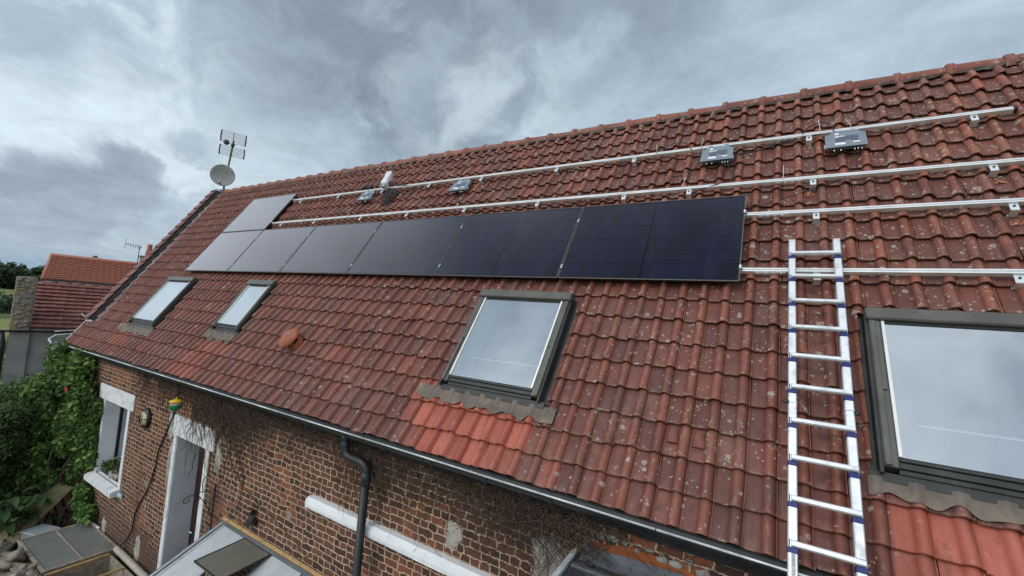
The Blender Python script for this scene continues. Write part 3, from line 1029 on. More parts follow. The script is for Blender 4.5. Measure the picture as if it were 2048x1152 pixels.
def make_verge():
    # raised gable coping at the far end: dark zinc upstand with a row of verge tiles on it (slightly out of square)
    t0, t1, k, b0 = -1.47, 2.99, -.0993, -2.45
    SH = Matrix(((1, k, 0, 0), (0, 1, 0, 0), (0, 0, 1, 0), (0, 0, 0, 1)))
    mb = MB()
    mb.box(b0 - .115, b0, t0, t1, TN - .02, TN + .125, SH)
    mb.build('verge_flashing', M_['zinc'], roof, 'roof')
    mb = MB()
    xs = np.linspace(t0 + .02, t1, 180)
    v, f = [], []
    for i, t in enumerate(xs):
        ph = ((t - T0) / CL) % 1.0
        w_ = .10 + .10 * (1 - ph) + .03 * mnoise.noise(Vector((t * 5, 8, 0)))
        x = b0 + k * t
        lf = .030 * (1 - ph)
        v += [(x - .01, t, TN + .034 + lf), (x + .02, t, TN + .038 + lf), (x + w_, t, TN + .022 + lf + .010 * mnoise.noise(Vector((t * 9, 2, 0)))), (x + w_ + .015, t, TN - .005)]
    for i in range(len(xs) - 1):
        for j in range(3):
            f.append((i * 4 + j, i * 4 + j + 1, (i + 1) * 4 + j + 1, (i + 1) * 4 + j))
    mb.add(v, f, True)
    mb.build('verge_mortar', M_['mortar'], roof, 'roof')
    mb = MB()
    L = .245
    nt = int((t1 - t0) / L) + 1
    for i in range(nt):
        t = t0 + i * L
        r = random.uniform(-.006, .006)
        z = TN + .129
        te = min(t + L + .03, t1 + .04)
        xa, xb = b0 - .30 + r, b0 - .02 + r * .5
        q = [(xa, t, z + .030), (xb, t, z + .030), (xb, te, z + .004), (xa, te, z + .004), (xa, t, z + .052), (xb, t, z + .052), (xb, te, z + .022), (xa, te, z + .022)]
        mb.add(q, [(0, 3, 2, 1), (4, 5, 6, 7), (0, 1, 5, 4), (1, 2, 6, 5), (2, 3, 7, 6), (3, 0, 4, 7)], False, SH)
    n = mb.n
    mb.build('verge_tiles', M_['tile'], roof, 'roof', attrs=dict(rnd=np.repeat(rng.random(nt), 8), new=np.zeros(n), roll=np.full(n, .3), along=np.full(n, .5), high=np.full(n, .2)))
    mb = MB()
    mb.box(b0 - .30, b0 - .117, t0, t1, TN - .12, TN + .126, SH)
    mb.build('verge_board', M_['zinc'], roof, 'roof')
    # light metal trim on the open verge below the coping
    mb = MB()
    mb.box(VERGE - .03, VERGE - .002, T0 - .02, t0 + .02, TN - .03, TN + .062)
    mb.build('verge_trim', M_['lip'], roof, 'roof')
    # zinc cap at the top of the coping
    mb = MB()
    mb.prism([(1.62, 2.36), (1.79, 2.60), (1.96, 2.36)], VERGE - .34, VERGE + .02, 0)
    mb.build('coping_cap', M_['zinc'], roof)
    # small zinc stop where the coping ends above the eaves
    mb = MB()
    mb.cbox(b0 - .26, b0 + .02, t0 - .05, t0 - .002, TN - .02, TN + .10, .01, SH)
    mb.build('coping_stop', M_['lip'], roof, 'roof')
    mb = MB()
    mb.tube([tuple(SH @ Vector((b0 - .16, t0 - .03, TN + .09))), tuple(SH @ Vector((b0 - .20, t0 + .02, TN + .24))), tuple(SH @ Vector((b0 - .26, t0 + .04, TN + .26)))], .008, 6)
    mb.build('overflow_spout', M_['lip'], roof, 'roof')


make_verge()

# ---- gutter and downpipe
GY, GZc, GR = -1.100, -1.820, .064


def make_gutter():
    mb = MB()
    X0, X1 = VERGE - .16, HX1
    out = [(GY + GR * math.cos(a), GZc + GR * math.sin(a)) for a in np.linspace(math.pi, 2 * math.pi, 13)]
    inn = [(GY + (GR - .005) * math.cos(a), GZc + .002 + (GR - .005) * math.sin(a)) for a in np.linspace(2 * math.pi, math.pi, 13)]
    mb.prism(out + inn, X0, X1, 0, smooth=False)
    mb.box(X0 - .004, X0, GY - GR, GY + GR, GZc - GR, GZc)
    g = mb.build('gutter', M_['gutter'], house)
    mb = MB()
    x = X0
    while x < X1:
        b = min(x + 1.46, X1)
        mb.tube([(x + .004, GY - GR - .001, GZc + .006), (b - .004, GY - GR - .001, GZc + .006)], .0082, 8)
        x = b
    mb.build('lip', M_['lip'], g)  # bright reflection along the gutter edge put into the lip's pale colour
    for i in range(31):
        xb = X0 + .35 + i * .6
        if xb > X1 - .1:
            break
        mb = MB()
        pts = [(GY + (GR + .006) * math.cos(a), GZc + (GR + .006) * math.sin(a)) for a in np.linspace(math.pi * .94, math.pi * 2.0, 12)]
        pin = [(GY + (GR + .001) * math.cos(a), GZc + (GR + .001) * math.sin(a)) for a in np.linspace(math.pi * 2.0, math.pi * .94, 12)]
        mb.prism(pts + pin, xb - .018, xb + .018, 0)
        mb.box(xb - .018, xb + .018, GY + GR, WY - .04, GZc - .03, GZc + .0)
        mb.build('gutter_bracket', M_['gutter'], g)
    # swan neck and downpipe
    mb = MB()
    p0 = Vector((7.03, GY, GZc - GR + .01))
    path = [p0 + Vector(q) for q in ((0, 0, 0), (0, 0, -.10), (.010, 0, -.150), (.040, .002, -.188), (.095, .004, -.205), (.19, .006, -.208), (.28, .008, -.215), (.33, .009, -.240), (.350, .010, -.285), (.353, .010, -.36))]
    mb.tube(path, .046, 16)
    mb.tube([p0 + Vector((0, 0, .02)), p0 + Vector((0, 0, -.05))], .047, 16)
    mb.build('swan_neck', M_['gutter'], g)
    e = path[-1]
    mb = MB()
    mb.tube([e + Vector((0, 0, .07)), e + Vector((0, 0, -.06))], .049, 16)
    mb.tube([e + Vector((0, 0, -.02)), (e.x - .01, e.y, GZ)], .0425, 16)
    mb.tube([(e.x, e.y, -3.6), (e.x, e.y, -3.64)], .049, 16)
    mb.build('downpipe', M_['gutter'], house)


make_gutter()


# ---- window and door in the brick wall
def make_wall_openings():
    d = .30
    # window: reveals, lintel, sill, sash
    mb = MB()
    x0, x1, z0, z1 = WINX[0], WINX[1], WINZ[0], WINZ[1]
    t = .012
    mb.box(x0 - .002, x0 + t, WY - .004, WY + d, z0, z1)
    mb.box(x1 - t, x1 + .002, WY - .004, WY + d, z0, z1)
    mb.box(x0 + t, x1 - t, WY + .002, WY + d, z1 - t, z1)
    mb.box(x1, x1 + .10, WY - .012, WY - .001, z0 - .04, z1 - .002)
    mb.box(x0 - .06, x0 - .003, WY - .010, WY - .001, z0 - .04, z1 - .002)
    w = mb.build('window', M_['white'], house)
    mb = MB()
    mb.cbox(-.55, 1.13, WY - .03, WY + .0, -2.688, -2.405, .008)
    mb.build('lintel', M_['white_old'], w)
    mb = MB()
    v = [(x0 - .13, WY - .13, z0 - .05), (x1 + .08, WY - .13, z0 - .05), (x1 + .08, WY + .06, z0 + .0), (x0 - .13, WY + .06, z0 + .0),
         (x0 - .13, WY - .13, z0 - .14), (x1 + .08, WY - .13, z0 - .14), (x1 + .08, WY + .06, z0 - .14), (x0 - .13, WY + .06, z0 - .14)]
    mb.add(v, [(0, 1, 2, 3), (4, 7, 6, 5), (0, 4, 5, 1), (1, 5, 6, 2), (2, 6, 7, 3), (3, 7, 4, 0)])
    mb.build('sill', M_['white_old'], w)
    mb = MB()
    mb.box(x0 + t, x1 - t, WY + .062, WY + d - .004, z0 - .03, z0 + .004)
    mb.build('sill_tiles', M_['zinc'], w)
    mb = MB()
    yf = WY + d - .06
    f_ = .05
    a0, a1, b0, b1 = x0 + t, x1 - t, z0 + .006, z1 - t
    mb.box(a0, a0 + f_, yf, yf + .05, b0, b1)
    mb.box(a1 - f_, a1, yf, yf + .05, b0, b1)
    mb.box(a0 + f_, a1 - f_, yf, yf + .05, b0, b0 + f_)
    mb.box(a0 + f_, a1 - f_, yf, yf + .05, b1 - f_, b1)
    mb.box((a0 + a1) / 2 - .03, (a0 + a1) / 2 + .03, yf - .004, yf + .046, b0 + f_, b1 - f_)
    mb.build('window_frame', M_['black_frame'], w)
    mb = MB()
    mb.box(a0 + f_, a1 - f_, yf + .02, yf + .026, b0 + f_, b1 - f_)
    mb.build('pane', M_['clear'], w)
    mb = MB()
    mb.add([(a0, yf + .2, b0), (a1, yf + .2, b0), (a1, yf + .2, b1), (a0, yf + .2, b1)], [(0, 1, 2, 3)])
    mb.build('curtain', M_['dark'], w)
    # door
    mb = MB()
    x0, x1, z0, z1 = DOORX[0], DOORX[1], DOORZ[0], DOORZ[1]
    d = .38
    mb.box(x0 - .002, x0 + t, WY - .004, WY + d, z0, z1)
    mb.box(x0 + t, x1 - t, WY + .002, WY + d, z1 - t, z1)
    mb.build('door_reveal', M_['grey_paint'], house)
    mb = MB()
    mb.box(x1 - t, x1 + .002, WY - .004, WY + d, z0, z1)
    mb.box(x0 - .10, x0 - .003, WY - .016, WY - .001, z0, z1 - .004)
    mb.box(x1 + .003, x1 + .12, WY - .016, WY - .001, z0, z1 - .004)
    mb.build('door_surround', M_['white_old'], house)
    mb = MB()
    mb.cbox(2.76, 4.05, WY - .035, WY, -2.744, -2.435, .008)
    mb.build('door_lintel', M_['white_old'], house)
    mb = MB()
    yf = WY + d - .05
    mb.cbox(x0 + t, x1 - t, yf, yf + .045, z0, z1 - t, .004)
    dr = mb.build('door', M_['maroon'], house)
    mb = MB()
    for zz in (z0 + .12, z0 + 1.4):
        mb.cbox(x0 + .12, x1 - .12, yf - .012, yf - .001, zz, zz + 1.05, .008)
    mb.build('door_panel', M_['maroon'], dr)
    mb = MB()
    mb.tube([(x0 + .09, yf - .001, -4.3), (x0 + .09, yf - .05, -4.3), (x0 + .20, yf - .05, -4.3)], .010, 8)
    mb.build('handle', M_['steel'], dr)
    mb = MB()
    mb.box(x0 - .1, x1 + .1, WY - .3, WY + d, GZ, z0)
    mb.build('doorstep', M_['stone'], house)


make_wall_openings()


# ---- roof windows
def make_skylight(s0, s1, t0, t1, apron, dark_left=False, reveal=True, label=None):
    """roof-frame coordinates; outer frame s0..s1, t0..t1, sits proud of the tiles"""
    zt = -.022
    zb = TN - .02
    fw = .072
    hood = .105
    fr = bpy.data.objects.new('skylight', None)
    COL.objects.link(fr)
    fr.parent = house
    WM[fr.name] = wm(house)
    fr.empty_display_size = .1
    if label:
        fr['label'] = label
    # side covers, two stepped profiles each
    for a, b in ((s0, s0 + fw), (s1 - fw, s1)):
        mb = MB()
        inner = (a, a + fw * .55) if a == s0 else (b - fw * .55, b)
        mb.cbox(a, b, t0 + .03, t1 - hood + .002, zb, zt - .012, .004)
        mb.cbox(inner[0] + .004, inner[1] - .002, t0 + .035, t1 - hood - .002, zt - .010, zt + .006, .003)
        mb.cbox(a + .01, b - .01, (t0 + t1) / 2 - .06, t1 - hood - .006, zt - .0115, zt + .001, .002)
        mb.build('side_cover', M_['velux'], fr, 'roof')
    mb = MB()
    mb.cbox(s0 + fw + .002, s1 - fw - .002, t0 + .005, t0 + .035, zb, zt - .045, .003)
    mb.cbox(s0 + fw + .002, s1 - fw - .002, t0 + .037, t0 + .075, zb, zt - .030, .003)
    mb.cbox(s0 + fw + .002, s1 - fw - .002, t0 + .077, t0 + .098, zb, zt - .018, .003)
    mb.build('bottom_rail', M_['velux_dark'], fr, 'roof')
    mb = MB()
    mb.cbox(s0 - .015, s1 + .015, t1 - hood, t1, zb, zt + .022, .010)
    for q in (.22, .5, .8):
        s_ = s0 + (s1 - s0) * q
        mb.lathe([(.006, 0), (.006, .004), (0, .005)], 8, Matrix.Translation((s_, t1 - hood * .35, zt + .021)))
    mb.build('hood', M_['velux'], fr, 'roof')
    g0, g1, h0, h1 = s0 + fw + .018, s1 - fw - .018, t0 + .10, t1 - hood - .012
    mb = MB()
    mb.box(s0 + fw + .001, g0, t0 + .10, t1 - hood - .004, zb, zt - .002)
    mb.build('bright_strip', M_['alu_strip'], fr, 'roof')
    mb = MB()
    mb.box(g1, s1 - fw - .001, t0 + .10, t1 - hood - .004, zb, zt - .002)
    mb.build('bright_strip', M_['alu_strip'], fr, 'roof')
    mb = MB()
    mb.box(g0, g1, h1 - .012, t1 - hood - .002, zb, zt - .008)
    mb.build('seal', M_['black'], fr, 'roof')
    mb = MB()
    mb.add([(g0 + .001, h0, zt - .014), (g1 - .001, h0, zt - .014), (g1 - .001, h1 - .013, zt - .014), (g0 + .001, h1 - .013, zt - .014)], [(0, 1, 2, 3)])
    mb.build('pane', M_['pane'], fr, 'roof')
    # lining of the opening and the room seen through the glass
    dep = .34
    mb = MB()
    e = .02
    v = [(g0, h0, zt - .03), (g1, h0, zt - .03), (g1, h1, zt - .03), (g0, h1, zt - .03),
         (g0 - e, h0 - .05, zt - dep), (g1 + e, h0 - .05, zt - dep), (g1 + e, h1 + .05, zt - dep), (g0 - e, h1 + .05, zt - dep)]
    mb.add(v, [(0, 1, 5, 4), (1, 2, 6, 5), (2, 3, 7, 6), (3, 0, 4, 7)])
    mb.build('lining', M_['shaft'], fr, 'roof')
    mb = MB()
    q = 1.1
    v = [(g0 - .5, h0 - .6, zt - dep - .001), (g1 + .5, h0 - .6, zt - dep - .001), (g1 + .5, h1 + .6, zt - dep - .001), (g0 - .5, h1 + .6, zt - dep - .001),
         (g0 - .5, h0 - .6, zt - dep - q), (g1 + .5, h0 - .6, zt - dep - q), (g1 + .5, h1 + .6, zt - dep - q), (g0 - .5, h1 + .6, zt - dep - q)]
    hole = [(g0 - e, h0 - .05, zt - dep - .001), (g1 + e, h0 - .05, zt - dep - .001), (g1 + e, h1 + .05, zt - dep - .001), (g0 - e, h1 + .05, zt - dep - .001)]
    mb.add(v + hole, [(0, 4, 5, 1), (1, 5, 6, 2), (2, 6, 7, 3), (3, 7, 4, 0), (4, 7, 6, 5), (0, 1, 9, 8), (1, 2, 10, 9), (2, 3, 11, 10), (3, 0, 8, 11)])
    mb.build('room', M_['room'], fr, 'roof')
    mb = MB()
    hb = h0 + (h1 - h0) * .235
    mb.tube([(g0 + .10, hb, zt - .033), (g1 - .002, hb, zt - .028)], .0065, 6)
    mb.build('white_bar', M_['white'], fr, 'roof')  # thin white bar across the opening, behind the glass
    # flashing gutters along the sides and over the top
    mb = MB()
    mb.box(s0 - .075, s0 - .021, t0 - .02, t1 + .02, TN - .002, TN + .006)
    mb.box(s1 + .021, s1 + .075, t0 - .02, t1 + .02, TN - .002, TN + .006)
    mb.box(s0 - .075, s1 + .075, t1 + .001, t1 + .10, TN - .004, TN + .004)
    mb.box(s0 - .02, s0 - .002, t0 - .01, t1 - .06, TN - .01, zt - .02)
    mb.box(s1 + .002, s1 + .02, t0 - .01, t1 - .06, TN - .01, zt - .02)
    mb.box(s0 - .07, s1 + .07, t0 - .05, t0 + .004, TN + .020, TN + .062)
    mb.build('side_flashing', M_['velux_dark'], fr, 'roof')
    # lead apron dressed over the rolls
    a0, a1, tl = apron
    n, mrow = 90, 8
    U, H = tile_profile()

    def f(u, v):
        s = a0 + (a1 - a0) * u
        edge = .020 * math.sin(s * 23) + .012 * math.sin(s * 41 + 1) + .03 * max(0, abs(u - .5) * 2 - .9) * 6
        tb = tl + edge
        t = (t0 - .03) + (tb - (t0 - .03)) * v
        uu = ((s - S_ANCH) / CW + .75) % 1.0
        h = float(np.interp(uu, U, H))
        row = ((t - T0) / CL) % 1.0
        lift = .036 * (1 - row)
        zz = TN + .012 + max(h * .98, .020 + .35 * h) + lift + .01 * (1 - v) ** 2 + .003 * mnoise.noise(Vector((s * 18, t * 18, 0)))
        return (s, t, zz)
    mb = MB()
    mb.grid(f, n, mrow)
    mb.build('apron', M_['lead'], fr, 'roof')
    return fr


make_skylight(*SKY[0], (-.80, .86, -1.56), label='long narrow-looking roof window nearest the far gable')
make_skylight(*SKY[1], (2.66, 3.60, -1.40), label='small roof window above the patch of red tiles')
make_skylight(*SKY[2], (7.66, 9.28, -1.585), label='roof window over the bright red tiles, below the panels')
make_skylight(*SKY[3], (11.42, 12.80, -1.585), label='large roof window beside the ladder')


# ---- small things built into the roof
def make_vent_tiles():
    for s, t in ((10.446, -1.47), (10.26, -1.47), (6.83, -1.56), (6.985, -1.56), (-1.3, 1.2)):
        mb = MB()
        prof = [(-.045, 0), (-.04, .022), (-.02, .034), (.02, .034), (.04, .022), (.045, 0)]
        v = [(s + p[0], t - .05, TN + .018 + p[1]) for p in prof] + [(s + p[0] * .8, t + .08, TN + .008 + p[1] * .25) for p in prof]
        n = len(prof)
        mb.add(v, [(i, i + 1, n + i + 1, n + i) for i in range(n - 1)], True)
        mb.add(v, [tuple(range(n))], False)
        mb.build('vent_hood', simple('vent_tile', (.20, .068, .05), .6, 0, .3, 12, None, 3, 0, .3), roof, 'roof')


make_vent_tiles()


def make_cowl():
    m = roofm(5.13, -1.21, TN + .02) @ Matrix.Scale(.80, 4)
    mb = MB()
    mb.lathe([(.150, -.03), (.145, .03), (.125, .05), (.120, .085)], 24)
    c = mb.build('roof_cowl', M_['terracotta'], house, 'local')
    c.matrix_parent_inverse = Matrix.Identity(4)
    # built in roof space: bake the transform
    A = wm(house).inverted() @ m
    c.data.transform(A)
    mb = MB()
    for k in range(4):
        a = math.pi / 4 + k * math.pi / 2
        mb.prism([(.122 * math.cos(a + d), .122 * math.sin(a + d)) for d in (-.32, 0, .32)] + [(.095 * math.cos(a + d), .095 * math.sin(a + d)) for d in (.32, 0, -.32)], .08, .19, 2)
    q = mb.build('cowl_post', M_['terracotta'], c, 'local')
    q.data.transform(A)
    mb = MB()
    mb.lathe([(0, .262), (.05, .260), (.12, .243), (.17, .215), (.200, .185), (.196, .170), (.15, .175), (0, .185)], 28)
    q = mb.build('cowl_cap', M_['terracotta'], c, 'local')
    q.data.transform(A)
    mb = MB()
    mb.lathe([(.094, .082), (.094, .18)], 20)
    mb.lathe([(0, .09), (.094, .09)], 20)
    q = mb.build('cowl_throat', M_['dark'], c, 'local')
    q.data.transform(A)


make_cowl()

# ================================================================== SOLAR ARRAY
PW, PH, GAP = 1.755, 1.1355, .020


def make_panel():
    root = thing('solar_panel', 'x', 'solar panel', roofm(0, 0, 0), 'black solar panels on the tiled roof')
    mb = MB()
    w = .012
    mb.box(0, PW, 0, w, -.035, 0)
    mb.box(0, PW, PH - w, PH, -.035, 0)
    mb.box(0, w, w, PH - w, -.035, 0)
    mb.box(PW - w, PW, w, PH - w, -.035, 0)
    mb.box(w, PW - w, w, PH - w, -.012, -.008)
    mb.build('frame', M_['black_frame'], root, 'local')
    mb = MB()
    e = .0022
    mb.box(0, PW, -e, 0, -.008, .0004)
    mb.box(0, PW, PH, PH + e, -.008, .0004)
    mb.box(-e, 0, 0, PH, -.008, .0004)
    mb.box(PW, PW + e, 0, PH, -.008, .0004)
    mb.build('frame_edge', M_['rim'], root, 'local')
    mb = MB()
    mb.add([(w, w, -.002), (PW - w, w, -.002), (PW - w, PH - w, -.002), (w, PH - w, -.002)], [(0, 1, 2, 3)])
    mb.build('solar_glass', M_['pv'], root, 'local')
    return root


pan_labels = [
    'black solar panel at the far end of the lower row, above the farthest roof window',
    'black solar panel second from the far gable in the lower row',
    'black solar panel third from the far gable in the lower row',
    'black solar panel fourth from the far gable, left of the middle roof window',
    'black solar panel above the middle roof window, fifth from the far gable',
    'nearest and largest-looking dark blue solar panel, left of the ladder',
    'single black solar panel of the upper row, nearest the satellite dish']
panel = make_panel()
for i in range(7):
    s, t = (i * (PW + GAP), 0) if i < 6 else (0, PH + GAP)
    o = panel if i == 0 else copy_tree(panel, roofm(s, t, 0))
    o['label'] = pan_labels[i]

RAILS = [(0.165, -.06, 15.6), (0.895, -.06, 15.6), (1.378, -.06, 15.6), (2.105, -.06, 12.70)]
rail_labels = ['lowest aluminium rail, passing behind the ladder top',
               'second aluminium rail from the bottom, emerging level with the top of the nearest panel',
               'aluminium rail running just above the lower row of panels',
               'topmost aluminium rail carrying the four grey inverters']
NR0, NR1 = -.077, -.036
for (t, a, b), lab in zip(RAILS, rail_labels):
    root = thing('mounting_rail', lab, 'mounting rail', roofm(a, t, 0), 'aluminium mounting rails')
    mb = MB()
    L = b - a
    prof = [(-.020, NR0), (.020, NR0), (.020, NR1 - .012), (.017, NR1 - .009), (.020, NR1 - .006), (.020, NR1), (.006, NR1), (.006, NR1 - .010), (-.006, NR1 - .010), (-.006, NR1), (-.020, NR1), (-.020, NR1 - .006), (-.017, NR1 - .012), (-.020, NR1 - .018)]
    mb.prism(prof, 0, L, 0)
    mb.build('rail_profile', M_['alu_rail'], root, 'local')
    # splice plates with screws
    for sj in ([9.0, 11.0] if t > 1 else [10.86]) + [5.2]:
        if sj < b - .3:
            mb = MB()
            mb.box(sj - a - .12, sj - a + .12, -.027, -.0205, NR0 + .002, NR1 - .008)
            for q in (-.09, -.03, .03, .09):
                mb.lathe([(.007, 0), (.007, .006), (0, .007)], 8, Matrix.Translation((sj - a + q, -.0265, (NR0 + NR1) / 2)) @ Matrix.Rotation(R(90), 4, 'X'))
            mb.build('splice_plate', M_['steel'], root, 'local')
    mb = MB()
    mb.cbox(L, L + .025, -.024, .024, NR0 - .004, NR1 + .008, .004)
    mb.build('end_cap', M_['black'], root, 'local')

# roof hooks below the rails
HOOKS = {3: [2.072, 3.342, 4.603, 5.763, 6.870, 8.192, 9.303, 11.183, 12.444],
         2: [2.117, 3.229, 4.567, 5.704, 6.891, 8.133, 9.318, 10.058, 11.203, 12.444],
         1: [11.216, 12.47], 0: [11.204, 12.36]}
ORD = ['first', 'second', 'third', 'fourth', 'fifth', 'sixth', 'seventh', 'eighth', 'ninth', 'tenth', 'eleventh']


def make_hook():
    root = thing('roof_hook', 'x', 'roof hook', roofm(0, 0, 0), 'roof hooks under the mounting rails')
    mb = MB()
    w = .026
    mb.cbox(-w, w, -.026, -.0205, NR0 - .004, NR1 - .006, .002)
    mb.cbox(-w, w, -.095, -.0265, NR0 + .024, NR0 + .029, .002)
    mb.build('plate', M_['steel'], root, 'local')
    mb = MB()
    mb.cbox(-w, w, -.1005, -.0955, TN + .02, NR0 + .029, .002)
    mb.cbox(-w, w, -.0950, .10, TN + .008, TN + .018, .002)
    mb.build('arm', M_['steel'], root, 'local')
    mb = MB()
    mb.lathe([(.009, 0), (.009, .007), (0, .008)], 6, Matrix.Translation((0, -.055, NR0 + .029)), smooth=False)
    mb.build('bolt', M_['black'], root, 'local')
    return root


hook = make_hook()
first = True
for r_, ss in HOOKS.items():
    rn = ['lowest', 'second lowest', 'second highest', 'topmost'][r_]
    for i, s in enumerate(ss):
        o = hook if first else copy_tree(hook, roofm(s, RAILS[r_][0], 0))
        if first:
            o.matrix_world = roofm(s, RAILS[r_][0], 0)
            WM[o.name] = o.matrix_world.copy()
            first = False
        o['label'] = 'silver roof hook under the %s rail, %s visible one from the left' % (rn, ORD[i])


def make_clamp(end):
    root = thing('panel_clamp', 'x', 'clamp', roofm(0, 0, 0), 'small silver clamps on the panel edges')
    mb = MB()
    if end:
        mb.cbox(-.022, -.004, -.014, .014, NR1, .003, .002)
        mb.cbox(-.01, .006, -.02, .02, .0032, .007, .001)
    else:
        mb.cbox(-.007, .007, -.025, .025, NR1, .002, .001)
        mb.cbox(-.011, .011, -.016, .016, .0022, .005, .001)
    mb.build('clamp_body', M_['steel'], root, 'local')
    mb = MB()
    mb.lathe([(.006, 0), (.006, .006), (0, .007)], 8, Matrix.Translation((-.017 if end else 0, 0, .003 if end else .006)))
    mb.build('bolt', M_['black_frame'], root, 'local')
    return root


mid = make_clamp(False)
first = True
for i in range(5):
    for r_, nm in ((0, 'lower'), (1, 'upper')):
        m = roofm((i + 1) * (PW + GAP) - GAP / 2, RAILS[r_][0], 0)
        if first:
            mid.matrix_world = m
            WM[mid.name] = m
            o, first = mid, False
        else:
            o = copy_tree(mid, m)
        o['label'] = 'silver clamp between the %s and %s panel from the far gable, on their %s rail' % (ORD[i], ORD[i + 1], nm)
ends = [(0, 0, 1, 'silver end clamp low on the left edge of the far lower panel'), (0, 1, 1, 'silver end clamp high on the left edge of the far lower panel'),
        (0, 2, 1, 'silver end clamp low on the left edge of the single upper panel'), (0, 3, 1, 'silver end clamp high on the left edge of the single upper panel'),
        (6 * (PW + GAP) - GAP, 0, -1, 'end clamp at the lower right of the nearest panel'), (6 * (PW + GAP) - GAP, 1, -1, 'end clamp at the upper right of the nearest panel'),
        (PW, 2, -1, 'end clamp low on the right edge of the single upper panel'), (PW, 3, -1, 'end clamp high on the right edge of the single upper panel')]
ec = make_clamp(True)
for i, (s, r_, dr, lab) in enumerate(ends):
    m = roofm(s, RAILS[r_][0], 0)
    if dr < 0:
        m = m @ Matrix.Rotation(math.pi, 4, 'Z')
    if i == 0:
        ec.matrix_world = m
        WM[ec.name] = m
        o = ec
    else:
        o = copy_tree(ec, m)
    o['label'] = lab


# micro inverters
def make_inverter():
    root = thing('micro_inverter', 'x', 'inverter', roofm(0, 0, 0), 'grey inverters hung on the topmost rail')
    W, Hh = .318, .300
    mb = MB()
    out = [(-W / 2 - .012, 0), (W / 2 + .012, 0), (W / 2 + .006, .235), (W / 2 - .03, .245), (W / 2 - .05, Hh), (W / 2 - .085, Hh + .006),
           (W / 2 - .09, Hh - .012), (-W / 2 + .11, Hh - .012), (-W / 2 + .10, Hh + .006), (-W / 2 + .055, Hh), (-W / 2 + .03, .245), (-W / 2 - .006, .235)]
    mb.prism(out, .008, .016, 2)
    mb.cbox(-W / 2, W / 2, .008, .238, -.030, .012, .008)
    mb.build('casing', M_['inv'], root, 'local')
    mb = MB()
    mb.box(-.085, .105, .085, .195, .0165, .0175)
    mb.build('label_plate', M_['inv_label'], root, 'local')
    mb = MB()
    mb.box(-.088, -.005, .035, .075, .0165, .0178)
    mb.box(.055, .112, .056, .080, .0165, .0178)
    mb.box(-.088, -.005, .182, .196, .0178, .0184)
    mb.box(-.080, -.055, .168, .176, .0178, .0184)
    mb.box(-.082, -.050, .222, .256, .0165, .0178)
    mb.box(.0, .045, .090, .096, .0178, .0184)
    mb.build('sticker', M_['sticker'], root, 'local')
    for i in range(10):
        x = -.125 + i * .0275
        mb = MB()
        mb.tube([(x, .010, -.006), (x, -.022, -.006)], .0105, 10)
        mb.build('connector', M_['black'], root, 'local')
    for i in (1, 3, 7, 8, 9):
        mb = MB()
        x = -.125 + i * .0275
        mb.lathe([(.006, 0), (.006, .014), (0, .015)], 8, Matrix.Translation((x, -.0225, -.006)) @ Matrix.Rotation(R(90), 4, 'X'))
        mb.build('cap', M_['sticker'], root, 'local')
    for sx in (-1, 1):
        mb = MB()
        mb.cbox(sx * (W / 2 + .002), sx * (W / 2 + .016), .03, .10, -.02, -.006, .003)
        mb.build('side_bracket', M_['steel'], root, 'local')
    mb = MB()
    mb.tube([(.065, -.02, -.006), (.066, -.06, -.02), (.060, -.12, -.055), (.035, -.20, -.075), (.02, -.30, -.085)], .0032, 5)
    mb.tube([(.093, -.02, -.006), (.094, -.07, -.03), (.090, -.14, -.06), (.07, -.22, -.082)], .0032, 5)
    mb.build('lead_wire', M_['cable'], root, 'local')
    return root


inv = make_inverter()
INV = [(4.275, 1.80, -.0, 'grey inverter hung next to the white plastic bag'), (6.535, 1.775, .0, 'grey inverter hung above the fourth solar panel, right of the cable bundle'),
       (10.295, 1.80, .0, 'grey inverter hung above the right half of the nearest solar panel'), (11.485, 1.785, .0, 'nearest and largest-looking grey inverter, right of the ladder')]
for i, (s, t, rz, lab) in enumerate(INV):
    m = roofm(s, t, -.030) @ Matrix.Rotation(rz, 4, 'Z') @ Matrix.Rotation(R(-4), 4, 'X')
    if i == 0:
        inv.matrix_world = m
        WM[inv.name] = m
        o = inv
    else:
        o = copy_tree(inv, m)
    o['label'] = lab


# plastic bag, cables, ties
def make_bag():
    root = thing('plastic_bag', 'crumpled white plastic bag tied upright on the topmost rail', 'bag', roofm(4.66, 2.08, -.03))
    mb = MB()

    def f(u, v):
        a = 2 * math.pi * u
        r = .088 * (1 - .2 * v) * (1 + .30 * mnoise.noise(Vector((math.cos(a) * 1.6, math.sin(a) * 1.6, v * 2.2))))
        if v > .93:
            r *= .35
        if v < .08:
            r *= .5
        return (r * math.cos(a) * 1.05 + .05 * v, .33 * v + .02 * mnoise.noise(Vector((a, v * 4, 3))), .03 + r * math.sin(a) * .75 + .10 * v)
    mb.grid(f, 22, 16, smooth=False)
    mb.build('bag_body', M_['bag'], root, 'local')
    mb = MB()
    mb.tube([(-.12, .02, .03), (0, .035, .11), (.12, .02, .03)], .006, 6)
    mb.build('drawstring', M_['tie'], root, 'local')


make_bag()


def wob_path(a, b, n, amp, seed, sag=(0, 0, 0)):
    a, b = Vector(a), Vector(b)
    P = []
    for i in range(n + 1):
        u = i / n
        p = a.lerp(b, u) + Vector(sag) * (4 * u * (1 - u))
        e = min(1, 4 * u * (1 - u) * 2)
        p += Vector((mnoise.noise(Vector((u * 3, seed, 0))), mnoise.noise(Vector((u * 3, seed, 5))), .3 * mnoise.noise(Vector((u * 3, seed, 9))))) * amp * e
        P.append(p)
    return P


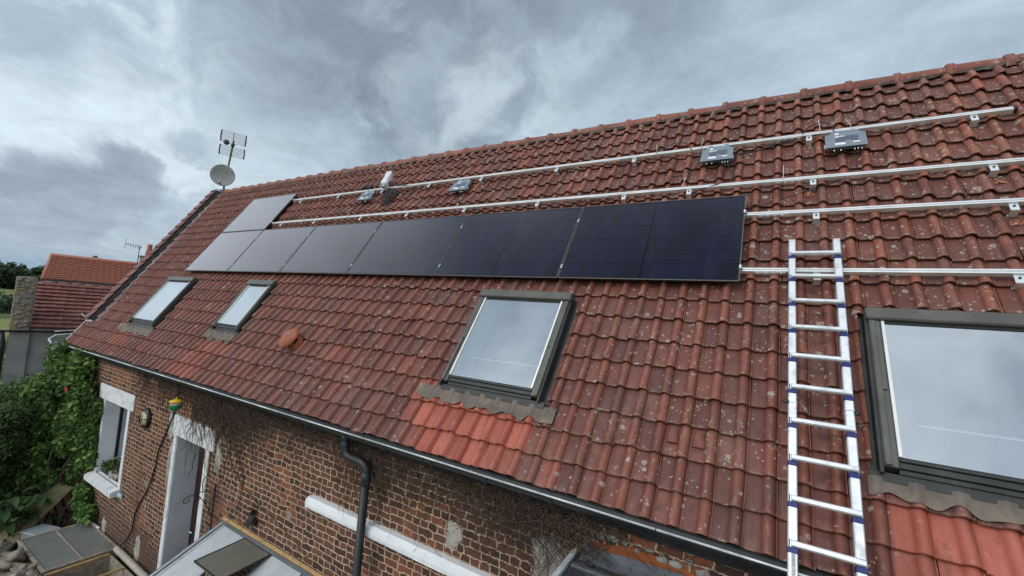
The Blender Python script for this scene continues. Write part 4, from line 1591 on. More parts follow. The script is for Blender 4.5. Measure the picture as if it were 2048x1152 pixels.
def make_cables():
    # bundle hanging beside the bag
    mb = MB()
    for i in range(9):
        a = (4.80 + random.uniform(-.06, .04), 2.07, -.03)
        b = (4.90 + random.uniform(-.06, .10), 1.62 + random.uniform(-.02, .12), TN + .05 + random.uniform(0, .03))
        mb.tube(wob_path(a, b, 9, .09, i, (random.uniform(-.03, .12), 0, .02)), .009, 6)
    for i in range(6):
        a = (4.85 + random.uniform(-.05, .05), 2.06, -.04)
        b = (5.05 + random.uniform(-.03, .08), 1.83 + random.uniform(-.05, .08), TN + .06)
        mb.tube(wob_path(a, b, 8, .10, i + 20, (.12, -.06, .02)), .008, 6)
    mb.tube([(4.62, 2.12, .0), (4.78, 2.2, .02), (4.95, 2.14, -.02), (5.3, 2.09, -.05)], .012, 6)
    o = mb.build('cable_bundle', M_['cable'], None, 'roof', at=RP(4.9, 1.7, TN))
    tag(o, 'tangle of black cables hanging below the rail beside the white bag', 'cables')
    mb = MB()
    mb.tube([(3.9, 2.19, -.07), (4.0, 2.26, -.04), (4.15, 2.22, -.05), (4.22, 2.10, -.08)], .016, 7)
    mb.tube([(3.95, 2.17, -.08), (4.02, 2.31, -.05), (4.20, 2.24, -.05)], .010, 6)
    mb.box(4.0, 4.16, 2.20, 2.28, -.10, -.05)
    o = mb.build('cable_coil', M_['cable'], None, 'roof', at=RP(4.1, 2.2, TN))
    tag(o, 'black cable ends lying on the tiles above the farthest inverter', 'cables')
    runs = [
        ('black cable sagging below the topmost rail right of the cable bundle', [(5.05, 1.98, -.07), (5.4, 1.93, -.09), (5.75, 1.99, -.08), (6.1, 2.06, -.07)], .008),
        ('black cable running between the two nearest inverters', [(10.46, 1.93, -.06), (10.6, 1.95, -.08), (10.75, 1.99, -.08), (10.92, 2.055, -.07), (11.1, 2.085, -.06), (11.3, 2.09, -.05)], .0075),
        ('black cable sagging left of the inverter above the nearest panel', [(9.72, 1.72, -.09), (9.9, 1.68, -.10), (10.03, 1.73, -.09), (10.10, 1.86, -.07), (10.08, 2.0, -.05)], .006),
        ('thin black cable looped over the topmost rail left of the third inverter', [(9.55, 2.06, -.05), (9.62, 2.16, -.03), (9.82, 2.24, -.01), (9.95, 2.17, -.01), (10.0, 2.08, -.03)], .005),
        ('thin black cable looped over the rail left of the nearest inverter', [(11.12, 2.10, -.04), (11.18, 2.20, -.02), (11.30, 2.25, -.01), (11.38, 2.17, -.02), (11.40, 2.07, -.04)], .005),
        ('thin black cable slanting across the tiles above the ladder', [(10.62, 1.01, TN + .05), (10.8, 1.08, TN + .055), (11.0, 1.17, TN + .05), (11.2, 1.26, TN + .05), (11.42, 1.36, -.08)], .0042),
        ('thin wire hanging from the third inverter down to the rail below', [(10.40, 1.78, -.05), (10.47, 1.62, TN + .06), (10.46, 1.48, TN + .06), (10.33, 1.385, -.03), (10.1, 1.34, -.08)], .0045),
        ('thin wires below the second inverter', [(6.45, 1.80, -.05), (6.42, 1.66, TN + .06), (6.38, 1.50, TN + .05), (6.44, 1.42, -.05)], .006),
    ]
    for lab, pts, r in runs:
        P = [Vector(p) for p in pts]
        # smooth the polyline
        S = []
        for i in range(len(P) - 1):
            p0, p1, p2, p3 = P[max(i - 1, 0)], P[i], P[i + 1], P[min(i + 2, len(P) - 1)]
            for q in range(6):
                u = q / 6
                S.append(.5 * ((2 * p1) + (p2 - p0) * u + (2 * p0 - 5 * p1 + 4 * p2 - p3) * u * u + (3 * p1 - p0 - 3 * p2 + p3) * u ** 3))
        S.append(P[-1])
        mb = MB()
        mb.tube(S, r, 6)
        o = mb.build('cable', M_['cable'], None, 'roof', at=RP(*pts[0]))
        tag(o, lab, 'cable', 'black cables on the roof')
    ties = [((10.953, 1.36), (10.951, 1.50), 'upright white cable tie on the rail above the ladder'),
            ((11.285, 2.09), (11.262, 2.22), 'white cable tie sticking up left of the nearest inverter'),
            ((11.56, 2.09), (11.49, 2.16), 'white cable tie slanting over the top of the nearest inverter'),
            ((10.10, 2.10), (10.14, 2.17), 'short white cable tie by the hook left of the third inverter'),
            ((9.59, 2.10), (9.585, 2.19), 'white cable tie left of the cable loop on the topmost rail'),
            ((9.98, 1.37), (10.02, 1.47), 'white cable tie slanting up from the rail above the nearest panel'),
            ((4.17, 1.37), (4.27, 1.50), 'white cable tie on the rail below the farthest inverter'),
            ((6.79, 1.30), (6.78, 1.40), 'white cable tie hanging from the rail below the second inverter'),
            ((2.20, 1.95), (2.32, 2.10), 'beige wire tie below the topmost rail beside the upper panel'),
            ((2.90, 1.28), (2.93, 1.40), 'white cable tie on the rail above the second panel')]
    for (a, b, lab) in ties:
        mb = MB()
        mb.tube([(a[0], a[1] - .01, -.04), (a[0] * .5 + b[0] * .5, a[1] * .5 + b[1] * .5, .012), (b[0], b[1], .045)], [.0035, .0032, .0022], 5)
        mb.cbox(a[0] - .005, a[0] + .005, a[1] - .012, a[1] + .002, -.040, -.030, .001)
        o = mb.build('cable_tie', M_['tie'], None, 'roof', at=RP(a[0], a[1], -.05))
        tag(o, lab, 'cable tie', 'white cable ties on the rails')
    # orange scraps of freshly ground tile next to the hooks
    for s, t, lab in ((11.18, 1.20, 'orange tile chips below the hook right of the nearest panel'), (12.49, .70, 'orange tile chips below the far right hook of the second rail'),
                      (12.42, -.02, 'orange tile chips at the lowest hook over the big roof window'), (12.47, 1.19, 'orange tile chips under the right hook of the upper rail')):
        mb = MB()
        for i in range(9):
            x, y = s + random.gauss(0, .035), t + random.gauss(0, .014)
            mb.blob((x, y, TN + .032 + random.uniform(0, .01)), (random.uniform(.006, .02), random.uniform(.004, .009), .004), 5, .5, i)
        o = mb.build('tile_chips', M_['orange_spray'], None, 'roof', at=RP(s, t, TN))
        tag(o, lab, 'tile chips', 'orange tile chips by the hooks')


make_cables()


# ================================================================== LADDER
def make_ladder():
    s0, s1 = 11.012, 11.362
    tt, tb = .455, -5.55
    root = thing('ladder', 'aluminium ladder with blue rung collars lying up the tiles beside the big roof window', 'ladder', roofm(s0, tb, 0))
    z0, z1 = -.030, .035
    w = .050
    for s, nm in ((s0 - .012, 0), (s1 - w + .012 - .008, 1)):
        mb = MB()
        mb.cbox(s, s + w, tb, tt, z0, z1, .006)
        rl = mb.build('side_rail', M_['alu'], root, 'roof')
        mb = MB()
        mb.cbox(s - .001, s + w + .001, tt - .012, tt + .004, z0 - .001, z1 + .001, .004)
        for q in (.05, .10):
            mb.lathe([(.004, 0), (.004, .001), (0, .0012)], 8, Matrix.Translation((s + w * .5, tt - q - .02, z1)))
        mb.build('rail_end', M_['alu'], rl, 'roof')
    n = 0
    t = .283
    while t > tb + .2:
        mb = MB()
        c = t
        a, b = s0 + .006, s1 - .004
        prof = [(c - .018, z1 + .001), (c + .014, z1 + .001), (c + .016, z1 + .020), (c + .008, z1 + .028), (c - .012, z1 + .028), (c - .018, z1 + .020)]
        mb.prism(prof, a, b, 0)
        rg = mb.build('rung', M_['alu'], root, 'roof')
        for s in (s0 - .012, s1 - w + .004):
            mb = MB()
            mb.cbox(s - .0015, s + w + .0015, c - .050, c - .0185, z0 + .004, z1 + .0045, .003)
            for q in range(4):
                x = s + .008 + q * .0115
                mb.box(x - .0028, x + .0028, c - .0165, c + .022, z1 - .002, z1 + .0025)
            for q in range(3):
                x = s + .013 + q * .012
                mb.box(x - .0018, x + .0018, c - .043, c - .020, z1 + .0045, z1 + .0062)
            mb.build('collar', M_['blue'], rg, 'roof')
        n += 1
        t -= .2553
    # locking clips where the two ladder sections meet
    for s in (s0 - .012, s1 - w + .004):
        mb = MB()
        mb.cbox(s - .004, s + w + .004, -1.118, -1.108, z0, z1 + .003, .003)
        mb.build('locking_band', M_['steel'], root, 'roof')
        mb = MB()
        if s < s0:
            mb.blob((s - .012, -1.112, z1 - .004), (.022, .014, .012), 8, .4, 2)
        else:
            mb.blob((s + w + .014, -1.125, z1 - .004), (.022, .018, .012), 8, .5, 5)
        mb.build('locking_knob', M_['black'], root, 'roof')
    # grey nameplate with lettering near the eave
    mb = MB()
    mb.box(s0 + .006, s0 + .026, -2.32, -2.064, z1 + .0005, z1 + .0015)
    npl = mb.build('nameplate', simple('grey_sticker', (.34, .35, .36), .5, 0, .1, 30, None, 3, 0, 0), root, 'roof')
    cu = bpy.data.curves.new('nameplate_text', 'FONT')
    cu.body = 'LYTE'
    cu.size = .024
    cu.extrude = .0004
    cu.align_x, cu.align_y = 'CENTER', 'CENTER'
    tmp = bpy.data.objects.new('nameplate_text', cu)
    COL.objects.link(tmp)
    bpy.context.view_layer.update()
    me = bpy.data.meshes.new_from_object(tmp.evaluated_get(bpy.context.evaluated_depsgraph_get()))
    bpy.data.objects.remove(tmp)
    A = wm(root).inverted() @ ROT @ Matrix.Translation((s0 + .016, -2.158, z1 + .0019)) @ Matrix.Rotation(R(90), 4, 'Z')
    me.transform(A)
    me.name = 'lettering'
    link('lettering', me, M_['sticker'], npl)


make_ladder()


# ================================================================== DISH AND ANTENNA
def make_mast():
    bx, by = -2.96, 1.86
    root = thing('antenna_mast', 'rusty mast with a grey satellite dish and a grid aerial at the far gable', 'antenna', (bx, by, 2.1))
    mb = MB()
    mb.tube([(bx - .05, by - .05, 1.6), (bx + .02, by + .02, 2.98), (bx + .06, by + .09, 4.10)], [.022, .026, .026], 10)
    mb.build('pole', M_['rust'], root)
    # dish: towards the camera, to the right side of the pole
    to_cam = (Vector(CP) - Vector((bx, by, 3.0)))
    axis = (to_cam.normalized() + Vector((-.05, -.18, .10))).normalized()
    q = axis.to_track_quat('Z', 'Y').to_matrix().to_4x4()
    c = Vector((bx, by, 3.02)) + axis * .14 + Vector((-.02, -.03, 0))
    m = Matrix.Translation(c) @ q
    mb = MB()
    rd = .305
    pr = [(0.0, -.055)] + [(rd * i / 8, -.055 + .055 * (i / 8) ** 2) for i in range(1, 9)] + [(rd + .008, -.004), (rd + .004, -.014)] + [(rd * i / 8, -.068 + .055 * (i / 8) ** 2) for i in range(7, -1, -1)]
    mb.lathe(pr, 32, m)
    ds = mb.build('dish', M_['dish'], root)
    mb = MB()
    for a, r in ((.3, .25), (1.6, .28), (2.6, .24), (3.3, .30), (4.4, .27), (5.3, .29), (.9, .12)):
        mb.lathe([(.010, 0), (.009, .008), (0, .010)], 8, m @ Matrix.Translation((r * math.cos(a), r * math.sin(a), -.055 + .055 * (r / rd) ** 2)))
    mb.build('bolt', M_['zinc'], ds)
    mb = MB()
    # feed arm from the lower rim
    rt = q.inverted() @ Vector((0, 0, -1))
    dn = Vector((rt.x, rt.y, 0)).normalized()
    sd = Vector((-dn.y, dn.x, 0))
    p0 = dn * (rd - .01)
    p1 = dn * .24 + sd * 0 + Vector((0, 0, .33))
    mb.tube([m @ p0, m @ (p0 * .9 + p1 * .1 + Vector((0, 0, .02))), m @ p1], .013, 8)
    mb.build('feed_arm', M_['zinc'], ds)
    mb = MB()
    ax = (Vector((0, 0, -.05)) - p1).normalized()
    m2 = m @ Matrix.Translation(p1) @ ax.to_track_quat('Z', 'Y').to_matrix().to_4x4()
    mb.lathe([(0, -.06), (.022, -.06), (.022, .0), (.036, .02), (.036, .05), (0, .055)], 14, m2)
    mb.build('feed_horn', M_['dish'], ds)
    # grid aerial: two curved grids and a dipole in front
    nrm = Vector((CP[0] - bx, CP[1] - by, 0)).normalized()
    yawv = Vector((-nrm.y, nrm.x, 0))
    hc = Vector((bx + .055, by + .08, 3.96))
    for zc, sg in ((.205, 1), (-.205, -1)):
        mb = MB()
        for i in range(8):
            z = zc + (i - 3.5) * .043
            fwd = .05 + .10 * abs(z) / .35
            e = 1.0
            a = hc + Vector((0, 0, z)) - yawv * .30 + nrm * (fwd - .02)
            b = hc + Vector((0, 0, z)) + yawv * .30 + nrm * (fwd - .02)
            mb.tube([a, hc + Vector((0, 0, z)) + nrm * (fwd - .03), b], .0055, 5)
        g = mb.build('grid_reflector', M_['zinc'], root)
        mb = MB()
        for e in (-.30, .30):
            pts = []
            for i in range(7):
                z = zc + (i - 3) * .052
                pts.append(hc + Vector((0, 0, z)) + yawv * (e + math.copysign(.012 * (1 - abs(i - 3) / 3), e)) + nrm * (.05 + .10 * abs(z) / .35 - .02))
            mb.tube(pts, .019, 6)
            mb.build('end_strip', M_['black'], g)
            mb = MB()
        mb.tube([hc + Vector((0, 0, zc - .15)) + nrm * (.05 + .1 * abs(zc - .15) / .35 - .03), hc + Vector((0, 0, zc + .15)) + nrm * (.05 + .1 * abs(zc + .15) / .35 - .03)], .010, 6)
        mb.build('centre_bar', M_['zinc'], g)
    mb = MB()
    mb.tube([hc, hc + nrm * .24], .013, 6)
    bq = Matrix.Translation(hc + nrm * .20 - yawv * .16) @ nrm.to_track_quat('Z', 'Y').to_matrix().to_4x4()
    mb.lathe([(0, -.02), (.075, -.015), (.08, .01), (.05, .03), (0, .032)], 14, bq)
    mb.cbox(-.05, .05, -.04, .04, -.03, .05, .01, Matrix.Translation(hc + nrm * .03))
    mb.build('dipole', M_['zinc'], root)


make_mast()


# ================================================================== THINGS ON THE WALL
def make_wall_things():
    # oval bulkhead lamp
    x, z = 1.72, -2.685
    root = thing('wall_lamp', 'oval black caged bulkhead lamp on the bricks between window and door', 'lamp', (x, WY, z))
    mb = MB()
    A = Matrix.Translation((x, WY - .001, z)) @ Matrix.Rotation(R(90), 4, 'X') @ Matrix.Diagonal((1.0, 1.18, 1, 1))
    mb.lathe([(.135, 0), (.145, .012), (.145, .045), (.128, .060), (.112, .060)], 28, A)
    mb.build('housing', M_['lamp_body'], root)
    mb = MB()
    mb.lathe([(.112, .05), (.105, .075), (.08, .098), (.04, .11), (0, .113)], 24, A)
    mb.build('diffuser', M_['cream'], root)
    mb = MB()
    for q in (-.055, -.018, .018, .055):
        P = []
        for i in range(11):
            v = -1 + 2 * i / 10
            yy = v * math.sqrt(max(0, .118 ** 2 - q ** 2)) if True else 0
            hh = .062 + .062 * (1 - (q / .12) ** 2) * (1 - v * v)
            P.append(A @ Vector((q, yy, hh)))
        mb.tube(P, .006, 6)
    P = [A @ Vector((.118 * (-1 + 2 * i / 10), 0, .062 + .064 * (1 - (-1 + 2 * i / 10) ** 2))) for i in range(11)]
    mb.tube(P, .006, 6)
    mb.build('cage', M_['lamp_body'], root)

    # hanging bird feeder
    x, y, z = 3.26, -1.17, -2.17
    root = thing('bird_feeder', 'green and yellow hanging bird feeder under the gutter above the door', 'bird feeder', (x, y, z - .07))
    A = Matrix.Translation((x, y, z)) @ Matrix.Scale(.85, 4)
    mb = MB()
    mb.lathe([(0, -.105), (.05, -.10), (.085, -.06), (.095, -.015), (.093, .0)], 20, A)
    mb.build('bowl', M_['green'], root)
    mb = MB()
    mb.lathe([(.088, .0), (.085, .045), (.08, .06)], 20, A)
    mb.build('seed_jar', M_['seed'], root)
    mb = MB()
    mb.lathe([(0, .10), (.02, .098), (.07, .082), (.108, .062), (.106, .056), (0, .06)], 20, A)
    mb.lathe([(.012, .095), (.012, .13), (0, .132)], 10, A)
    mb.build('lid', M_['yellow'], root)
    mb = MB()
    mb.tube([(x, y, z + .13), (x, y + .03, z + .22), (x, GY - GR + .02, GZc - .02)], .003, 5)
    mb.build('hanger', M_['iron'], root)

    # white awning cassette on the wall
    z = -2.78
    root = thing('awning_cassette', 'long white closed awning box fixed across the brick wall behind the downpipe', 'awning', (7.6, WY, z))
    mb = MB()
    prof = [(WY - .004, z - .055), (WY - .075, z - .062), (WY - .098, z - .045), (WY - .105, z + .0), (WY - .096, z + .045), (WY - .07, z + .066), (WY - .004, z + .066)]
    mb.prism(prof, 6.40, 9.45, 0)
    # leave the pipe free: box sits behind it
    mb.build('cassette', M_['pvc'], root)
    mb = MB()
    mb.prism([(WY - .003, z - .06), (WY - .08, z - .067), (WY - .104, z - .048), (WY - .111, z), (WY - .102, z + .048), (WY - .072, z + .071), (WY - .003, z + .071)], 6.375, 6.40, 0)
    mb.build('end_cap', M_['pvc'], root)
    mb = MB()
    mb.tube([(6.41, WY - .104, z - .036), (9.44, WY - .104, z - .036)], .006, 6)
    mb.build('front_bar', M_['lip'], root)

    # wrought iron plant bracket
    x = 4.19
    root = thing('plant_bracket', 'black wrought iron scroll bracket beside the door', 'bracket', (x, WY, -3.7))
    mb = MB()
    mb.cbox(x - .010, x + .010, WY - .012, WY - .001, -3.82, -3.16, .002)
    mb.build('back_bar', M_['iron'], root)
    mb = MB()
    P = [Vector((x, WY - .01, -3.24))]
    for i in range(1, 9):
        u = i / 8
        P.append(Vector((x, WY - .01 - .34 * u, -3.24 + .02 * math.sin(u * 3) + .0 * u)))
    for i in range(1, 13):
        a = i / 12 * math.pi * 1.7
        r = .042 * (1 - .35 * i / 12)
        P.append(Vector((x, WY - .35 - r * math.sin(a), -3.24 - .042 + r * math.cos(a))))
    mb.tube(P, .0055, 6)
    mb.build('arm', M_['iron'], root)
    mb = MB()
    P = [Vector((x, WY - .01, -3.62)), Vector((x, WY - .07, -3.47)), Vector((x, WY - .15, -3.34)), Vector((x, WY - .20, -3.27))]
    for i in range(1, 11):
        a = i / 10 * math.pi * 1.6
        r = .036 * (1 - .3 * i / 10)
        P.append(Vector((x, WY - .215 - r * math.sin(a), -3.265 - .036 + r * math.cos(a))))
    mb.tube(P, .005, 6)
    mb.build('scroll', M_['iron'], root)

    # folded brown metal box lamp
    x, z = 5.22, -3.25
    root = thing('metal_spotlight', 'small dark brown angled metal lamp on the bricks above the glass lean-to', 'lamp', (x, WY, z))
    mb = MB()
    mb.prism([(-.10, .0), (-.02, .03), (.06, .075), (.06, .062), (-.02, .014), (-.10, -.012)], -.07, .07, 0, Matrix.Translation((x, WY - .06, z + .02)) @ Matrix.Rotation(R(15), 4, 'Z') @ Matrix.Rotation(R(180), 4, 'Z'))
    mb.build('hood', M_['brown_metal'], root)
    mb = MB()
    mb.cbox(-.055, .055, -.035, .035, -.10, .02, .01, Matrix.Translation((x + .05, WY - .075, z - .05)) @ Matrix.Rotation(R(35), 4, 'X') @ Matrix.Rotation(R(18), 4, 'Z'))
    mb.build('body', M_['brown_metal'], root)
    mb = MB()
    mb.box(x - .015, x + .03, WY - .07, WY - .001, z - .02, z + .02)
    mb.build('bracket', M_['brown_metal'], root)

    # pale blue ceramic fish under the window
    x, z = 1.05, -4.17
    root = thing('ceramic_ornament', 'pale blue ceramic bird ornament hung on the bricks below the window corner', 'ornament', (x, WY, z))
    mb = MB()
    mb.blob((x, WY - .03, z), (.085, .028, .05), 10, .25, 3)
    mb.build('body', M_['fish'], root)
    mb = MB()
    mb.prism([(x + .05, z + .0), (x + .12, z + .075), (x + .10, z + .0), (x + .115, z - .05)], WY - .04, WY - .015, 1)
    mb.prism([(x - .02, z + .03), (x + .03, z + .10), (x + .05, z + .03)], WY - .045, WY - .025, 1)
    mb.build('fin', M_['fish'], root)

    # potted plants on the sill
    zs = WINZ[0] + .006
    root = thing('potted_plant', 'leafy plant in a black and white patterned pot on the window sill', 'potted plant', (.29, WY + .10, zs))
    mb = MB()
    mb.lathe([(0, 0), (.07, 0), (.095, .165), (.088, .165), (.08, .14), (0, .14)], 18, Matrix.Translation((.29, WY + .10, zs)))
    mb.build('pot', M_['pot'], root)
    leaves('foliage', [(.29, WY + .07, zs + .25)], (.19, .15, .11), 260, .085, M_['leaf_pot'], root, asp=.4)
    root = thing('small_pot', 'small beige plant pot beside the patterned pot on the sill', 'pot', (.44, WY + .11, zs))
    mb = MB()
    mb.lathe([(0, 0), (.045, 0), (.058, .10), (.052, .10), (.046, .075), (0, .075)], 16, Matrix.Translation((.44, WY + .11, zs)))
    mb.build('pot', M_['pot_small'], root)
    mb = MB()
    mb.lathe([(0, .078), (.046, .078)], 12, Matrix.Translation((.44, WY + .11, zs)))
    mb.build('soil', M_['soil'], root)

    # black cable down the wall
    pts = [(2.80, -1.03, -1.86), (2.76, -.955, -2.0), (2.73, -.95, -2.2), (2.69, -.95, -2.46), (2.52, -.95, -2.75), (2.32, -.95, -3.10), (2.28, -.95, -3.35), (2.20, -.95, -3.6), (2.06, -.95, -3.85),
           (1.85, -.95, -4.1), (1.74, -.95, -4.3), (1.73, -.955, -4.55), (1.62, -.97, -4.75), (1.40, -1.0, -4.93)]
    mb = MB()
    mb.tube(pts, .012, 7)
    mb.tube([(2.77, -1.03, -1.86), (2.70, -.955, -2.05), (2.66, -.95, -2.3), (2.70, -.945, -2.45)], .006, 6)
    o = mb.build('wall_cable', M_['cable'], None, at=(1.4, -1.0, -4.93))
    tag(o, 'long black cable running down the bricks between lamp and door', 'cable')
    # cement patches left of and right of the door lintel: shallow lumps of old render
    for (x0, x1, z0, z1, sd) in ((2.52, 2.745, -2.86, -2.38, 1), (4.07, 4.25, -3.05, -2.55, 2), (3.86, 3.93, -2.36, -2.18, 5), (2.63, 2.755, -3.6, -2.88, 6), (8.34, 8.52, -2.66, -2.40, 3), (9.25, 9.55, -2.62, -2.20, 4), (1.85, 2.05, -5.0, -4.6, 7), (.35, .55, -5.1, -4.75, 8)):
        mb = MB()

        def f(u, v):
            a = 2 * math.pi * u
            k = v * (1 + .5 * mnoise.noise(Vector((math.cos(a) * 1.9, math.sin(a) * 1.9, sd * 1.7))) + .3 * mnoise.noise(Vector((math.cos(a) * 5, math.sin(a) * 5, sd))))
            return ((x0 + x1) / 2 + (x1 - x0) / 2 * k * math.cos(a), WY - .002 - .014 * (1 - v * v) - .006 * abs(mnoise.noise(Vector((u * 9, v * 4, sd)))), (z0 + z1) / 2 + (z1 - z0) / 2 * k * math.sin(a))
        mb.grid(f, 44, 5)
        mb.build('cement_patch', simple('cement', (.36, .34, .29), .95, 0, .3, 9, (.16, .14, .11), 5, .6, .8), wall)


# ================================================================== PLANTS
def leaf_arrays(centers, rad, n, size, asp=.5, up=.35, shell=.55, seed=None):
    """n leaves spread over ellipsoids; returns verts, faces, rnd"""
    g = rng
    C = np.array(centers, float).reshape(-1, 3)
    idx = g.integers(0, len(C), n)
    d = g.normal(size=(n, 3))
    d /= np.linalg.norm(d, axis=1)[:, None]
    r = (shell + (1 - shell) * g.random(n)) * (1 + .22 * np.array([mnoise.noise(Vector(q) * 2.2 + Vector((idx[i] * 3.7, 0, 0))) for i, q in enumerate(d)]))
    rad = np.asarray(rad, float)
    rr = rad[idx] if rad.ndim == 2 else rad
    P = C[idx] + d * r[:, None] * rr
    nrm = d * .6 + g.normal(size=(n, 3)) * .55 + np.array([0, 0, up])
    nrm /= np.linalg.norm(nrm, axis=1)[:, None]
    ax = g.normal(size=(n, 3)) + np.array([0, 0, -.5])
    ax -= nrm * np.sum(ax * nrm, 1)[:, None]
    ax /= np.linalg.norm(ax, axis=1)[:, None]
    bx = np.cross(nrm, ax)
    s = size * (.55 + .9 * g.random(n))
    hw = (s * asp * .5)[:, None]
    s = s[:, None]
    v = np.stack([P, P + ax * s * .35 + bx * hw + nrm * s * .04, P + ax * s - nrm * s * .10, P + ax * s * .35 - bx * hw + nrm * s * .04, P + ax * s * .5 - nrm * s * .02], 1)
    f0 = np.arange(n) * 5
    return v, f0, g.random(n)


def leaves(name, centers, rad, n, size, mat, parent=None, asp=.5, up=.35, shell=.55, at=None):
    v, f0, r = leaf_arrays(centers, rad, n, size, asp, up, shell)
    mb = MB()
    mb.v = [v.reshape(-1, 3)]
    mb.n = len(f0) * 5
    mb.f = []
    for b in f0.tolist():
        mb.f += [(b, b + 1, b + 4), (b + 1, b + 2, b + 4), (b + 2, b + 3, b + 4), (b + 3, b, b + 4)]
    mb.sm = [False] * len(mb.f)
    return mb.build(name, mat, parent, at=at, attrs=dict(rnd=np.repeat(r, 5)))


make_wall_things()


def make_dried_vine():
    """bare climbing stems under the gutter and hanging across the lintel"""
    mb = MB()

    def strand(x, z, n, drop, side, y, r):
        P = []
        dx = random.gauss(0, .5)
        px, pz, py = x, z, y
        for i in range(n):
            P.append((px, py, pz))
            dx += random.gauss(0, .55)
            dx *= .85
            px += dx * drop * .55 / n * 1.8 + side / n
            pz -= drop / n * random.uniform(.5, 1.4)
            py = min(WY - .006, max(y - .07, py + random.gauss(0, .012)))
        mb.tube(P, [r * (1 - .6 * i / n) for i in range(n)], 4, cap=False, smooth=True)
    for i in range(1900):
        # density along the wall
        x = random.choice((random.uniform(1.3, 3.4), random.gauss(4.9, .55), random.gauss(4.2, .35), random.uniform(3.0, 6.6), random.gauss(7.2, .30), random.gauss(9.1, .45), random.uniform(7.6, 9.9)))
        z = -1.88 - abs(random.gauss(0, .16))
        drop = abs(random.gauss(.0, .28)) + .06
        if 3.9 < x < 4.6:
            drop *= 1.5
        strand(x, z, 7, min(drop, .95), random.gauss(0, .12), WY - random.uniform(.012, .085), random.uniform(.0016, .0045))
    for i in range(240):      # horizontal tangle right under the gutter
        x = random.uniform(1.5, 11.0)
        if random.random() < .5:
            x = random.gauss(4.9, .9)
        P = []
        z = -1.90 - random.random() * .2
        L = random.uniform(.2, .7)
        for k in range(7):
            P.append((x + L * k / 6, WY - random.uniform(.015, .09), z + random.gauss(0, .03)))
        mb.tube(P, random.uniform(.002, .0045), 4, cap=False)
    for i in range(26):      # long stems down beside the door and over the white lintel
        strand(random.uniform(3.2, 4.25), -2.15, 12, random.uniform(.5, 1.25), random.gauss(.05, .15), WY - .045, random.uniform(.003, .006))
    for i in range(5):
        strand(4.27 + random.uniform(-.05, .05), -2.2, 16, 1.5, -.02, WY - .03, .010)
    for i in range(14):      # pale loose stems over the black pipe and the shed
        strand(random.uniform(7.1, 7.6), -1.95, 9, random.uniform(.4, .9), random.gauss(0, .2), WY - .10, random.uniform(.002, .004))
    for i in range(50):
        strand(random.gauss(9.2, .22), -2.0, 9, random.uniform(.4, 1.1), random.gauss(0, .25), WY - .05, random.uniform(.0018, .004))
    o = mb.build('dried_vine', M_['twig'], None, at=(5.0, WY, -3.4))
    tag(o, 'bare brown dried creeper stems tangled on the bricks under the gutter', 'dried vine')


make_dried_vine()


def bush(name, label, cat, base, centers, rad, n, size, mat, asp=.5, up=.35, stems=5, group=None, shell=.45, core=None):
    root = thing(name, label, cat, base, group)
    leaves('foliage', centers, rad, n, size, mat, root, asp, up, shell)
    mb = MB()
    for i in range(stems):
        c = random.choice(centers)
        a = Vector(base) + Vector((random.gauss(0, .12), random.gauss(0, .12), -.05))
        b = Vector(c) + Vector((random.gauss(0, .15), random.gauss(0, .15), 0))
        mb.tube(wob_path(a, b, 8, .25, i), [.035 * (1 - .75 * k / 8) for k in range(9)], 6)
    mb.build('stem', M_['bark'], root)
    return root


